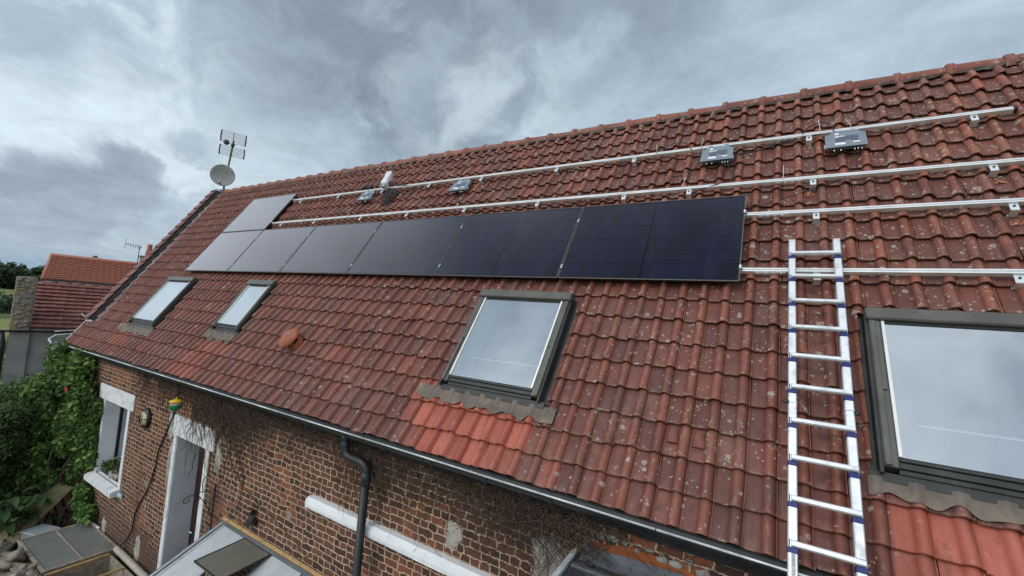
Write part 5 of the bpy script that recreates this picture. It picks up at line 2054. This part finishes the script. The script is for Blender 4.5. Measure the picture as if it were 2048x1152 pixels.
def make_garden():
    # creeper on the corner of the house
    cs, rd = [], []
    for i in range(64):
        x = random.uniform(-2.55, -.50)
        z = random.uniform(-4.5, -2.0)
        if z > -2.5 and x > -1.0:
            x -= .6
        cs.append((x, WY - random.uniform(.02, .30) - .10 * max(0, (-.9 - x)), z))
        rd.append((random.uniform(.20, .34), random.uniform(.10, .20), random.uniform(.20, .34)))
    for i in range(16):      # loose outer growth reaching towards the bush
        cs.append((random.uniform(-2.9, -1.5), WY - random.uniform(.3, .6), random.uniform(-4.6, -2.6)))
        rd.append((random.uniform(.16, .34), random.uniform(.14, .28), random.uniform(.14, .30)))
    for i in range(9):       # runners beside the window
        cs.append((random.uniform(-.62, -.36), WY - .06, random.uniform(-3.9, -2.75)))
        rd.append((.13, .06, .20))
    for i in range(6):
        cs.append((random.uniform(-.6, .1), WY - .12, random.uniform(-4.75, -4.35)))
        rd.append((.22, .12, .17))
    bush('climbing_vine', 'bright green leafy creeper climbing the left corner of the brick wall beside the window', 'climbing plant', (-1.7, WY - .25, GZ), cs, rd, 32000, .092, M_['leaf_vine'], .62, .25, 7, shell=.3)
    # big dark feathery bush
    cs, rd = [], []
    for i in range(95):
        x = random.uniform(-4.6, -1.65)
        y = random.uniform(-2.9, -1.0)
        z = random.uniform(-5.1, -2.75)
        if z > -3.3 and random.random() < .35:
            z -= .7
        if z < -4.0 and x > -2.4:
            x -= .7
        cs.append((x, y, z))
        rd.append((random.uniform(.3, .55), random.uniform(.3, .5), random.uniform(.22, .42)))
    bush('large_bush', 'big dark green feathery bush filling the left edge in front of the house corner', 'bush', (-2.7, -2.1, GZ), cs, rd, 90000, .076, M_['leaf_bush'], .36, .45, 14, shell=.25)
    # taller loose bush by the outbuilding
    cs = [(-3.4, -.95, -2.75), (-3.7, -1.2, -2.95), (-3.3, -1.1, -3.2), (-3.9, -1.5, -3.1), (-3.5, -.75, -3.2), (-3.3, -.75, -2.6), (-3.0, -1.25, -3.0), (-3.1, -1.5, -3.4)]
    bush('leafy_shrub', 'lighter green shrub rising between the dark bush and the grey outbuilding', 'shrub', (-4.0, -.9, GZ), cs, (.42, .36, .32), 12000, .075, M_['leaf_vine'], .5, .4, 5, shell=.3)
    # broad-leaved plant at the bottom left
    base = Vector((-1.15, -1.72, GZ))
    root = thing('broadleaf_plant', 'plant with large pointed pale green leaves at the bottom left', 'plant', base)
    V, F, RN = [], [], []
    n = 0
    for i in range(85):
        st = base + Vector((random.gauss(0, .17), random.gauss(0, .17), random.uniform(.45, 1.0)))
        a = random.uniform(0, 2 * math.pi)
        d = Vector((math.cos(a), math.sin(a), random.uniform(-.15, .55))).normalized()
        L = random.uniform(.20, .40)
        w = L * random.uniform(.15, .23)
        sd = d.cross(Vector((0, 0, 1))).normalized()
        r = random.random()
        for k in range(6):
            u = k / 5
            c = st + d * L * u + Vector((0, 0, -.5 * L * u * u))
            ww = w * math.sin(math.pi * min(1, u * .93 + .07)) ** .8
            for e in (-1, 0, 1):
                V.append(c + sd * ww * e + Vector((0, 0, .25 * ww * abs(e))))
                RN.append(r)
        for k in range(5):
            for e in (0, 1):
                q = n + k * 3 + e
                F.append((q, q + 1, q + 4, q + 3))
        n += 18
    mb = MB()
    mb.add([tuple(v) for v in V], F, True)
    mb.build('leaves', M_['leaf_big'], root, attrs=dict(rnd=RN))
    mb = MB()
    for i in range(9):
        b = base + Vector((random.gauss(0, .2), random.gauss(0, .2), random.uniform(.7, 1.0)))
        mb.tube([base + Vector((random.gauss(0, .05), random.gauss(0, .05), -.03)), (base + b) / 2 + Vector((random.gauss(0, .04), 0, 0)), b], [.014, .011, .006], 6)
    mb.build('stem', M_['bark'], root)
    # red rose in the creeper
    root = thing('red_rose', 'single dark red rose among the creeper leaves', 'flower', (-1.05, -1.29, -2.60))
    mb = MB()
    for i in range(14):
        a = i * 2.4
        r = .012 + .055 * i / 14
        m = Matrix.Translation((-1.05 + r * math.cos(a) * .8, -1.31 - .02 + .0 * i, -2.58 + r * math.sin(a) * .8)) @ Matrix.Rotation(a, 4, 'Y') @ Matrix.Rotation(R(30), 4, 'Z')
        mb.blob((0, 0, 0), (.034, .010, .030), 6, .2, i, m)
    mb.build('petals', M_['rose'], root)
    mb = MB()
    mb.tube([(-1.05, -1.28, -2.60), (-1.06, -1.15, -2.72), (-1.1, -1.0, -2.9)], .006, 5)
    mb.build('stem', M_['leaf_vine'], root)
    # leaning plank
    A = Vector((-.92, -1.05, -4.52))
    B = Vector((-.80, -1.95, -5.47))
    d = (B - A).normalized()
    sd = Vector((-1, -.25, .05)).normalized()
    nn = d.cross(sd).normalized()
    mb = MB()
    q = [A, A + sd * .5, B + sd * .5, B]
    v = [tuple(p) for p in q] + [tuple(p + nn * .02) for p in q]
    mb.add(v, [(0, 1, 2, 3), (7, 6, 5, 4), (0, 4, 5, 1), (1, 5, 6, 2), (2, 6, 7, 3), (3, 7, 4, 0)])
    o = mb.build('leaning_board', M_['plank'], None, at=B)
    tag(o, 'olive mossy board leaning in the bush behind the cold frame', 'board')


make_garden()


# ================================================================== COLD FRAME CORNER
def make_cold_frame():
    zt = -4.95
    x0, x1, y0, y1 = -.10, 1.36, -1.88, -.97
    root = thing('cold_frame', 'wooden cold frame with a dusty grey glazed lid against the foot of the wall', 'cold frame', ((x0 + x1) / 2, (y0 + y1) / 2, GZ))
    mb = MB()
    t = .03
    mb.box(x0, x1, y0, y0 + t, GZ, zt - .03)
    mb.box(x0, x1, y1 - t, y1, GZ, zt + .0)
    mb.box(x0, x0 + t, y0 + t, y1 - t, GZ, zt - .03)
    mb.box(x1 - t, x1, y0 + t, y1 - t, GZ, zt - .03)
    mb.build('box', M_['old_wood'], root)
    mb = MB()
    w = .045
    mb.cbox(x0 - .02, x1 + .02, y0 - .02, y0 - .02 + w, zt - .028, zt + .006, .004)
    mb.cbox(x0 - .02, x0 - .02 + w, y0 - .02 + w, y1, zt - .028, zt + .006, .004)
    mb.cbox(x1 + .02 - w, x1 + .02, y0 - .02 + w, y1, zt - .028, zt + .010, .004)
    mb.cbox(x0 - .02 + w, x1 + .02 - w, (y0 + y1) / 2 - .008, (y0 + y1) / 2 + .008, zt - .02, zt + .005, .003)
    ld = mb.build('lid_frame', M_['old_wood'], root)
    mb = MB()
    mb.box(x0 + w - .02, x1 - w + .02, y0 + w - .02, y1, zt - .016, zt - .010)
    mb.build('lid_glass', M_['frost'], ld)
    mb = MB()
    mb.cbox(-.05, .4, y1 - .02, y1 + .01, zt + .006, zt + .03, .003)
    mb.build('batten', M_['white_old'], ld)
    # second, open frame next to it
    x0, x1 = 1.42, 2.80
    root = thing('open_cold_frame', 'open wooden cold frame without its lid beside the glazed one', 'cold frame', ((x0 + x1) / 2, -1.45, GZ))
    mb = MB()
    mb.box(x0, x1, y0, y0 + t, GZ, zt - .05)
    mb.box(x0, x1, y1 - t - .12, y1 - .12, GZ, zt - .05)
    mb.box(x0, x0 + t, y0 + t, y1 - t - .12, GZ, zt - .05)
    mb.box(x1 - t, x1, y0 + t, y1 - t - .12, GZ, zt - .05)
    mb.build('box', M_['old_wood'], root)
    for xx in (1.42, 2.05, 2.75):
        mb = MB()
        mb.cbox(xx, xx + .04, y0, y1 - .15, zt - .045, zt - .015, .004)
        mb.build('batten', M_['wood'], root)
    mb = MB()
    mb.box(x0 + t, x1 - t, y0 + t, y1 - t - .12, GZ + .05, GZ + .12)
    mb.build('soil', M_['soil'], root)
    # corrugated drain hose along the wall foot
    mb = MB()
    P, rr = [], []
    for i in range(150):
        u = i / 149
        P.append((1.42 + 1.25 * u, -1.03 + .0 * u, zt + .02 - .03 * u))
        rr.append(.048 if i % 2 else .036)
    mb.tube(P, rr, 12)
    o = mb.build('ribbed_hose', M_['ribbed'], None, at=(1.42, -1.03, zt - .03))
    tag(o, 'beige corrugated drain hose lying along the foot of the wall', 'hose')
    # bamboo cane
    mb = MB()
    mb.tube([(1.25, -1.05, zt + .06), (1.55, -1.75, zt - .4)], .008, 6)
    o = mb.build('garden_cane', M_['wood'], None, at=(1.55, -1.75, GZ))
    tag(o, 'thin yellow garden cane leaning on the cold frame corner', 'cane')
    # plastic tub behind
    root = thing('plastic_tub', 'pale grey plastic tub behind the cold frame at the foot of the bush', 'tub', (-.62, -1.50, GZ))
    mb = MB()
    m = Matrix.Translation((-.62, -1.50, GZ)) @ Matrix.Rotation(R(20), 4, 'Z')
    mb.prism([(-.20, -.15), (.20, -.15), (.20, .15), (-.20, .15)], 0, .40, 2, m)
    mb.build('body', M_['tub'], root)
    mb = MB()
    mb.cbox(-.225, .225, -.175, .175, .402, .43, .01, m)
    mb.build('rim', M_['tub'], root)
    # rubble wall at the very bottom left
    mb = MB()
    rnd = random.Random(4)
    for i in range(62):
        u = rnd.random()
        x = -.30 + 1.75 * u
        y = -2.02 - rnd.random() * .42
        z = GZ + rnd.random() * .58
        mb.blob((x, y, z), (rnd.uniform(.13, .26), rnd.uniform(.10, .19), rnd.uniform(.07, .13)), 9, 1.2, i)
    def f(u, v):
        x, y = -.35 + 1.8 * u, -1.97 - .5 * v
        return (x, y, GZ + .52 - .9 * abs(v - .45) ** 2 + .08 * mnoise.noise(Vector((x * 5, y * 5, 2))) - (.5 if v > .99 else 0))
    mb.grid(f, 30, 10)
    o = mb.build('rubble_wall', M_['stone'], None, at=(.5, -2.2, GZ))
    tag(o, 'low wall of rough pale rubble stones in front of the cold frame', 'stone wall')


make_cold_frame()


# ================================================================== GLASS LEAN-TO
def make_leanto():
    X0, X1 = 4.63, 9.3
    n_ = Vector((0, -.4241, .9056))
    sl = Vector((0, -.9056, -.4241))
    o0 = Vector((0, WY - .02, -3.535))
    M = Matrix(((1, 0, 0, 0), (0, sl.y, n_.y, o0.y), (0, sl.z, n_.z, o0.z), (0, 0, 0, 1)))
    # local: x, u (down slope), n
    M = Matrix(((1, 0, 0, 0), (0, sl.y, n_.y, o0.y), (0, sl.z, n_.z, o0.z), (0, 0, 0, 1)))
    root = thing('glass_lean_to', 'lean-to with pale translucent roof sheets and a raised vent against the brick wall', 'lean-to', (5.6, WY - 1.4, GZ))
    L = 2.6
    V0, V1 = 5.22, 5.78              # vent bay
    bars = [X0, V0, V1, 6.42, 7.06, 7.70, 8.34, 9.3]
    mb = MB()
    for i in range(len(bars) - 1):
        a, b = bars[i] + .016, bars[i + 1] - .016
        if i == 1:
            mb.box(a, b, .62, L, -.012, -.004, M)
            continue
        mb.box(a, b, .05, L, -.012, -.004, M)
    mb.build('roof_sheets', M_['poly'], root)
    mb = MB()
    for b in bars:
        mb.cbox(b - .014, b + .014, .03, L, -.03, .012, .004, M)
    mb.cbox(X0 - .06, X0 - .03, .0, L, -.04, .018, .004, M)
    mb.build('glazing_bars', M_['leadgrey'], root)
    mb = MB()
    mb.cbox(X0 - .028, X0 - .015, .0, L, -.02, .022, .004, M)
    mb.cbox(X0 + .03, X0 + .045, .05, L, .0, .010, .003, M)
    mb.build('verge_trim', M_['alu'], root)
    mb = MB()
    mb.cbox(X0 - .08, X1, -.015, .025, -.03, .045, .004, M)
    mb.build('wall_batten', M_['wood'], root)
    mb = MB()
    mb.cbox(X0 - .03, X1, .028, .062, -.005, .024, .004, M)
    mb.build('wall_flashing', M_['leadgrey'], root)
    # raised vent
    hinge = Matrix.Translation((0, .07, .014)) @ Matrix.Rotation(R(21), 4, 'X')
    Mv = M @ hinge
    mb = MB()
    mb.box(V0 - .01, V1 + .012, .0, .55, -.006, .0, Mv)
    vt = mb.build('vent_flap', M_['smoke'], root)
    mb = MB()
    for a, b in ((V0 - .022, V0 - .011), (V1 + .013, V1 + .024)):
        mb.box(a, b, -.002, .56, -.012, .006, Mv)
    mb.box(V0 - .011, V1 + .013, .551, .56, -.012, .006, Mv)
    mb.box(V0 - .011, V1 + .013, -.010, -.001, -.012, .008, Mv)
    mb.build('vent_frame', M_['black_frame'], vt)
    mb = MB()
    a = Mv @ Vector((5.42, .50, -.012))
    b = M @ Vector((5.40, .66, -.02))
    mb.tube([a, b], .009, 6)
    mb.tube([Mv @ Vector((5.47, .50, -.012)), M @ Vector((5.50, .64, -.05))], .016, 6)
    mb.build('stay', M_['wood'], vt)
    # gable glazing, front rail and wall frame below
    yb = (M @ Vector((0, L, 0)))
    mb = MB()
    mb.box(X0 - .03, X0 + .03, yb.y - .03, yb.y + .03, GZ, yb.z - .03)
    mb.box(X1 - .03, X1 + .03, yb.y - .03, yb.y + .03, GZ, yb.z - .03)
    mb.box(X0 - .03, X1 + .03, yb.y - .035, yb.y + .035, yb.z - .06, yb.z - .0)
    mb.build('posts', M_['alu'], root)
    mb = MB()
    mb.box(X0 + .03, X1 - .03, yb.y - .004, yb.y + .004, GZ, yb.z - .07)
    mb.add([(X0, WY - .01, GZ), (X0, yb.y, GZ), (X0, yb.y, yb.z - .05), (X0, WY - .01, -3.60)], [(0, 1, 2, 3)])
    mb.build('side_glazing', M_['frost'], root)


make_leanto()


# ================================================================== DARK SHED ROOF AT THE BOTTOM
def make_shed():
    X0, X1 = 9.64, 12.6
    zt = -2.26
    yo = -2.3
    root = thing('lean_to_shed', 'dark felt-roofed shed with a white edge trim under the eaves', 'shed', (11.0, -1.6, GZ))
    mb = MB()
    sl = .10
    mb.add([(X0, WY - .005, zt), (X1, WY - .005, zt), (X1, yo, zt - sl), (X0, yo, zt - sl), (X0, WY - .005, zt - .06), (X1, WY - .005, zt - .06), (X1, yo, zt - sl - .06), (X0, yo, zt - sl - .06)],
           [(0, 3, 2, 1), (4, 5, 6, 7), (0, 1, 5, 4), (1, 2, 6, 5), (2, 3, 7, 6), (3, 0, 4, 7)])
    rf = mb.build('roof', M_['felt'], root)
    mb = MB()
    mb.add([(X0 + .05, WY - .006, zt + .11), (X1, WY - .006, zt + .11), (X1, WY - .012, zt + .03), (X0 + .05, WY - .012, zt + .03), (X1, WY - .10, zt + .002), (X0 + .05, WY - .10, zt + .002)], [(3, 2, 1, 0), (5, 4, 2, 3)])
    mb.build('wall_flashing', M_['leadgrey'], rf)
    mb = MB()
    P = lambda y, z: (y, zt - sl * (WY - y) / (WY - yo) + z)
    a, b = P(WY - .03, .0), P(yo, 0)
    v = [(X0 - .03, a[0], a[1] + .028), (X0 + .012, a[0], a[1] + .034), (X0 + .012, b[0], b[1] + .034), (X0 - .03, b[0], b[1] + .028),
         (X0 - .03, a[0], a[1] - .08), (X0 + .012, a[0], a[1] + .004), (X0 + .012, b[0], b[1] + .004), (X0 - .03, b[0], b[1] - .08)]
    mb.add(v, [(3, 2, 1, 0), (4, 5, 6, 7), (0, 1, 5, 4), (1, 2, 6, 5), (2, 3, 7, 6), (3, 0, 4, 7)])
    mb.build('verge_trim', M_['lip'], rf)
    mb = MB()
    mb.add([(X0 + .03, WY - .16, zt + .004), (X1, WY - .16, zt + .004), (X1, WY - .20, zt - .004 + .01), (X0 + .03, WY - .20, zt - .004 + .01)], [(3, 2, 1, 0)])
    mb.cbox(X0 + .03, X1, WY - .225, WY - .19, zt - .01, zt + .016, .004)
    mb.build('lead_roll', M_['leadgrey'], rf)
    mb = MB()
    mb.box(X0 + .02, X1 - .02, yo + .03, yo + .08, GZ, zt - sl - .06)
    mb.box(X0 + .02, X0 + .07, yo + .08, WY - .01, GZ, zt - sl - .06)
    mb.box(X1 - .07, X1 - .02, yo + .08, WY - .01, GZ, zt - sl - .06)
    mb.build('wall', M_['old_wood'], root)
    mb = MB()
    for i in range(16):
        x = random.uniform(9.7, 10.7)
        P = [(x + .08 * k + random.gauss(0, .02), random.uniform(-1.25, -.98), zt - .01 + random.uniform(.0, .03)) for k in range(5)]
        mb.tube(P, .003, 4)
    for x, y in ((9.74, -1.02), (9.79, -1.06), (9.83, -1.2)):
        mb.blob((x, y, zt + .012), (.03, .016, .010), 6, .5, int(x * 100))
    o = mb.build('twig_litter', M_['twig'], None, at=(10.1, -1.1, zt))
    tag(o, 'pale dry twigs scattered on the dark shed roof', 'twigs')
    # band of rust-orange plaster on the wall above it
    mb = MB()

    def f(u, v):
        x = 9.74 + 1.0 * u
        top = -2.125 + .04 * mnoise.noise(Vector((x * 6, 0, 0))) + .03 * math.sin(x * 7)
        bot = -2.20 + .06 * u
        if u > .97:
            top = bot
        return (x, WY - .004 - .010 * math.sin(math.pi * v), bot + (max(top + .03 * u, bot + .005) - bot) * v)
    mb.grid(f, 60, 4)
    mb.build('orange_plaster', M_['orange_plaster'], wall)
    mb = MB()
    for i in range(9):
        x = 9.82 + i * .09
        mb.blob((x, WY - .004, -2.085 + random.uniform(-.03, .03)), (random.uniform(.02, .06), .012, random.uniform(.012, .03)), 7, .6, i)
    mb.build('cement_patch', M_['mortar'], wall)


make_shed()


# ================================================================== NEIGHBOURS
def slope_tiles(name, mat, parent, p00, p10, p01, p11, rows, cols, lift=.03, fac=dict(new=0, high=.1), ro=0.5, hgt=.02):
    """tiled roof plane: corners eave-left, eave-right, ridge-left, ridge-right; real courses and rolls"""
    p00, p10, p01, p11 = map(Vector, (p00, p10, p01, p11))
    nrm = (p10 - p00).cross(p01 - p00).normalized()
    V, F, RN, RO = [], [], [], []
    nu = 6
    n = 0
    for r in range(rows):
        for c in range(cols):
            rr = random.random()
            jz = random.uniform(-.006, .008)
            for k, (vv, lf) in enumerate(((r / rows, 0), (r / rows, 1), ((r + 1.05) / rows, .12))):
                for i in range(nu + 1):
                    u = (c + i / nu) / cols
                    a = p00.lerp(p10, u)
                    b = p01.lerp(p11, u)
                    h = hgt * max(0, math.sin(math.pi * (i / nu * 2 - .9))) if i / nu > .45 else 0
                    q = a.lerp(b, min(vv, 1.02)) + nrm * ((lift * lf) + h + (jz if k else -.01))
                    V.append(tuple(q))
                    RN.append(rr)
                    RO.append(min(1, h / max(hgt, 1e-6)))
            for k in range(2):
                for i in range(nu):
                    q = n + k * (nu + 1) + i
                    F.append((q, q + 1, q + nu + 2, q + nu + 1))
            n += 3 * (nu + 1)
    mb = MB()
    mb.add(V, F, False)
    m = len(V)
    return mb.build(name, mat, parent, attrs=dict(rnd=RN, new=np.full(m, fac['new']), roll=RO, along=np.full(m, .5), high=np.full(m, fac['high'])))


def spin(root, pivot, deg):
    P = Matrix.Translation(Vector(pivot))
    root.matrix_world = P @ Matrix.Rotation(R(deg), 4, 'Z') @ P.inverted() @ root.matrix_world


def make_neighbours():
    # grey rendered outbuilding
    Y0, Y1 = -.78, 4.2
    XE, XR = -9.0, -10.85
    ZE, ZR = -1.93, -.50
    root = thing('grey_outbuilding', 'low grey rendered outbuilding with a brown tiled roof left of the house', 'outbuilding', (XE - 1.5, 1.5, GZ))
    mb = MB()
    mb.box(XE - 3.6, XE - .02, Y0 + .02, Y1, GZ, ZE - .02)
    mb.prism([(XE - .06, ZE - .021), (XR, ZR - .1), (2 * XR - XE, ZE - .021)], Y0 + .06, Y1 - .01, 1)
    mb.build('wall', M_['render'], root)
    mb = MB()
    mb.box(XE - .0195, XE + .09, Y0 - .02, Y0 + .40, GZ, ZE - .10)
    mb.build('pilaster', M_['render'], root)
    rf = slope_tiles('roof', M_['tile'], root, (XE + .06, Y0 + .02, ZE - .02), (XE + .06, Y1, ZE - .02), (XR, Y0 + .02, ZR), (XR, Y1, ZR), 12, 24, .065, dict(new=.08, high=.0), hgt=.008)
    slope_tiles('rear_slope', M_['tile'], rf, (2 * XR - XE, Y1, ZE), (2 * XR - XE, Y0 + .4, ZE), (XR, Y1, ZR), (XR, Y0 + .4, ZR), 10, 14)
    mb = MB()
    for i in range(13):
        a = Y0 + .42 + i * .34
        mb.tube([(XR, a, ZR - .02 + random.uniform(-.015, .015)), (XR, a + .345, ZR - .02)], .065, 8)
    n = mb.n
    mb.build('ridge_tiles', M_['tile'], rf, attrs=dict(rnd=np.full(n, .6), new=np.full(n, .1), roll=np.full(n, .5), along=np.full(n, .5), high=np.full(n, .1)))
    mb = MB()
    mb.cbox(XE - .50, XE + .10, Y0 - .05, Y0 + .37, ZE - .12, -.36, .03)
    for i in range(40):
        z = random.uniform(ZE, -.4)
        mb.blob((XE + .10, random.uniform(Y0, Y0 + .34), z), (.025, random.uniform(.04, .09), random.uniform(.03, .06)), 6, .5, i)
    mb.build('chimney', M_['chimney'], root)
    mb = MB()
    out = [(XE + .16 + .06 * math.cos(a), ZE - .09 + .06 * math.sin(a)) for a in np.linspace(math.pi, 2 * math.pi, 9)]
    mb.prism(out, Y0 - .30, Y1, 1)
    mb.tube([(XE + .12, Y0 - .16, ZE - .14), (XE - .02, Y0 - .12, ZE - .5), (XE - .02, Y0 - .12, GZ)], .05, 10)
    mb.build('gutter', M_['gutter'], root)
    # moss and weeds growing in the roof
    leaves('foliage', [(XE - .35, 1.02, ZE + .42), (XE - .25, 1.25, ZE + .30)], (.18, .22, .10), 260, .07, M_['leaf_pot'], rf, .5)

    spin(root, (XE, Y0, 0), -15)

    # orange-roofed house behind
    XE, XR = -16.0, -18.7
    ZE, ZR = -.36, .80
    Y0, Y1 = 1.12, 9.0
    root = thing('orange_roofed_house', 'house with a bright orange tiled roof behind the grey outbuilding', 'house', (XE - 3, 6, GZ))
    rf = slope_tiles('roof', M_['tile_orange'], root, (XE, Y0, ZE), (XE, Y1, ZE), (XR, Y0, ZR), (XR, Y1, ZR), 14, 38, .07, dict(new=.45, high=.1), hgt=.022)
    mb = MB()
    mb.add([(XE, Y0, ZE), (XR, Y0, ZR), (2 * XR - XE, Y0, ZE)], [(0, 1, 2)])
    mb.add([(2 * XR - XE, Y0, ZE), (XR, Y0, ZR), (XR, Y1, ZR), (2 * XR - XE, Y1, ZE)], [(0, 1, 2, 3)])
    mb.build('rear_slope', M_['terracotta'], rf)
    mb = MB()
    mb.tube([(XR, Y0 - .02, ZR + .01), (XR, Y1, ZR + .01)], .10, 8)
    mb.tube([(XE, Y0 - .02, ZE + .01), (XR, Y0, ZR + .02)], .06, 8)
    mb.build('ridge_tiles', M_['tile_orange'], rf, attrs=dict(rnd=np.full(mb.n, .5), new=np.full(mb.n, .8), roll=np.full(mb.n, .5), along=np.full(mb.n, .5), high=np.full(mb.n, 0)))
    mb = MB()
    mb.box(2 * XR - XE + .3, XE - .25, Y0 + .2, Y1 - .2, GZ, ZE - .02)
    mb.build('wall', M_['render'], root)
    mb = MB()
    mb.box(XE - .02, XE + .07, Y0 - .05, Y1, ZE - .20, ZE - .03)
    mb.build('fascia', M_['zinc'], root)
    # chimney stack with a pot
    mb = MB()
    cx, cy = -17.6, 4.52
    mb.cbox(cx - .3, cx + .3, cy - .28, cy + .28, ZR - .75, ZR + .34, .02)
    mb.cbox(cx - .34, cx + .34, cy - .32, cy + .32, ZR + .345, ZR + .42, .02)
    ch = mb.build('chimney', M_['render'], root)
    mb = MB()
    mb.lathe([(.16, 0), (.145, .25), (.12, .30), (.10, .55), (.11, .62), (.07, .62)], 14, Matrix.Translation((cx, cy + .05, ZR + .421)))
    mb.build('chimney_pot', M_['terracotta'], ch)
    spin(root, (XE, Y0, 0), -15)
    root = thing('rooftop_antenna', 'thin television aerial beside the chimney of the orange-roofed house', 'antenna', (cx, cy - .35, ZR))
    mb = MB()
    p = Vector((cx, cy - .35, ZR - .1))
    mb.tube([p, p + Vector((0, 0, 1.0))], .018, 6)
    mb.build('pole', M_['zinc'], root)
    mb = MB()
    h = p + Vector((0, 0, .95))
    mb.tube([h + Vector((0, -.55, .09)), h + Vector((0, .10, -.02))], .012, 5)
    for i in range(7):
        c = h + Vector((0, -.55 + .10 * i, .09 - .016 * i))
        l = .07 + .012 * i if i else .26
        mb.tube([c + Vector((-.05, 0, -l)), c + Vector((.05, 0, l))], .008, 4)
    mb.build('boom', M_['zinc'], root)
    spin(root, (XE, Y0, 0), -15)

    # open white-edged roof window or canopy in front of the outbuilding
    root = thing('white_edged_canopy', 'small tilted canopy with white edges in front of the grey outbuilding', 'canopy', (-6.2, .35, GZ))
    P0, P1, P2, P3 = Vector((-6.0, -.60, -2.03)), Vector((-6.0, -.33, -2.50)), Vector((-6.25, .10, -2.36)), Vector((-6.4, -.20, -1.92))
    nn = (P1 - P0).cross(P3 - P0).normalized()
    v = [tuple(p) for p in (P0, P1, P2, P3)] + [tuple(p - nn * .03) for p in (P0, P1, P2, P3)]
    mb = MB()
    mb.add(v, [(0, 1, 2, 3), (7, 6, 5, 4), (0, 4, 5, 1), (1, 5, 6, 2), (2, 6, 7, 3), (3, 7, 4, 0)])
    mb.build('sheet', M_['smoke'], root)
    mb = MB()
    mb.tube([P0, P1], .024, 6)
    mb.tube([P0, Vector((-6.1, -.45, -1.93)), Vector((-6.3, .3, -1.86))], .018, 6)
    mb.build('edge', M_['white'], root)
    mb = MB()
    mb.tube([Vector((-6.1, -.48, -1.83)), Vector((-6.3, .35, -1.76))], .014, 6)
    mb.build('top_bar', M_['lip'], root)
    for q in (-.35, .25):
        mb = MB()
        mb.tube([(-6.25, q, GZ), (-6.25, q, -2.15)], .03, 6)
        mb.build('post', M_['old_wood'], root)

    # dark covered thing below the outbuilding wall
    root = thing('dark_tarpaulin_stack', 'low stack under a dark navy cover in front of the grey wall', 'covered stack', (-7.2, -1.0, GZ))
    mb = MB()

    def f(u, v):
        x, y = -7.9 + 1.5 * u, -2.6 + 2.7 * v
        e = min(u, 1 - u, v, 1 - v)
        z = GZ + 2.05 * min(1, e * 14) ** .5 + .05 * mnoise.noise(Vector((x * 2, y * 2, 0)))
        return (x, y, z)
    mb.grid(f, 18, 24)
    mb.build('cover', M_['navy'], root)
    # stone steps and a path at the far left
    mb = MB()
    for i in range(5):
        mb.box(-14.6 + i * .9, -13.9 + i * .9, -2.6, -.95, GZ - .1, GZ + .85 - i * .17)
    o = mb.build('steps', M_['render'], None, at=(-12.5, -1.8, GZ))
    tag(o, 'pale stone steps beside the grey outbuilding at the left edge', 'steps')


make_neighbours()


def tree(name, label, cat, base, h, w, n, size, mat, group=None, conical=False):
    base = Vector(base)
    root = thing(name, label, cat, base, group)
    cs, rd = [], []
    for i in range(16):
        a = random.uniform(0, 2 * math.pi)
        q = random.random()
        zz = base.z + h * (.14 + .76 * q)
        prof = (1 - (q - .35) ** 2 * 1.6) if not conical else (1.05 - q)
        r = w * .55 * max(.15, prof) * random.uniform(.2, 1)
        cs.append((base.x + r * math.cos(a), base.y + r * math.sin(a), zz))
        s = random.uniform(.22, .36) * w * max(.35, prof)
        rd.append((s, s, s * .85))
    leaves('crown', cs, rd, n, size, mat, root, .6, .5, .3)
    mb = MB()
    mb.tube([base + Vector((0, 0, -.3)), base + Vector((0, 0, h * .35)), base + Vector((random.gauss(0, .2), 0, h * .8))], [h * .03, h * .022, h * .008], 7)
    for i in range(6):
        c = Vector(random.choice(cs))
        mb.tube([base + Vector((0, 0, h * random.uniform(.25, .5))), c], [h * .012, h * .004], 5)
    mb.build('trunk', M_['bark'], root)


def make_trees():
    # far woodland edge on the left
    k = 0
    labs = 'distant broadleaf tree in the dark wood behind the meadow'
    for i in range(22):
        u = i / 21
        X = -330 - 60 * random.random()
        Y = 10 + 78 * u + random.uniform(-3, 3)
        h = random.uniform(17, 22) * (.92 + .18 * math.sin(u * 7))
        tree('woodland_tree', labs, 'tree', (X, Y, GZ - .8), h, h * .85, 1500, 1.7, M_['leaf_tree'], 'trees of the far wood')
    for (X, Y, h, lab) in ((-120, 14.8, 4.3, 'round dark hedge bush in the meadow just left of the stone chimney'), (-150, 17.2, 4.2, 'second hedge bush in the meadow, further from the chimney'),
                           (-185, 20.0, 3.5, 'small far hedge bush at the edge of the meadow'), (-90, 12.6, 3.6, 'hedge bush behind the stone chimney'), (-100, 9.4, 2.2, 'low shrub in the meadow at the left edge')):
        tree('hedge_bush', lab, 'bush', (X, Y, GZ - .6), h, h * 1.25, 1400, .42, M_['leaf_tree'], 'hedge bushes in the meadow')
    tree('tree', 'dark tree top showing above the orange roof beside the chimney', 'tree', (-34, 7.4, GZ), 8.0, 2.6, 2600, .34, M_['leaf_tree'])
    # rough tall grass beyond the outbuilding
    for (X, Y, s, lab) in ((-24, -.4, 1.5, 'tall pale grass clump left of the outbuilding corner'), (-30, 1.9, 1.8, 'tall grass clump farther along the meadow edge')):
        bush('tall_grass', lab, 'grass clump', (X, Y, GZ - .1), [(X + random.gauss(0, 1.2), Y + random.gauss(0, .9), GZ + random.uniform(.2, .9)) for _ in range(14)], (.9, .8, .5), 3500, .42,
             leaf_mat('grass_blade', (.07, .11, .04), (.13, .18, .07), (.26, .28, .14)), .10, .2, 3, None, .2)


make_trees()
bpy.context.view_layer.update()
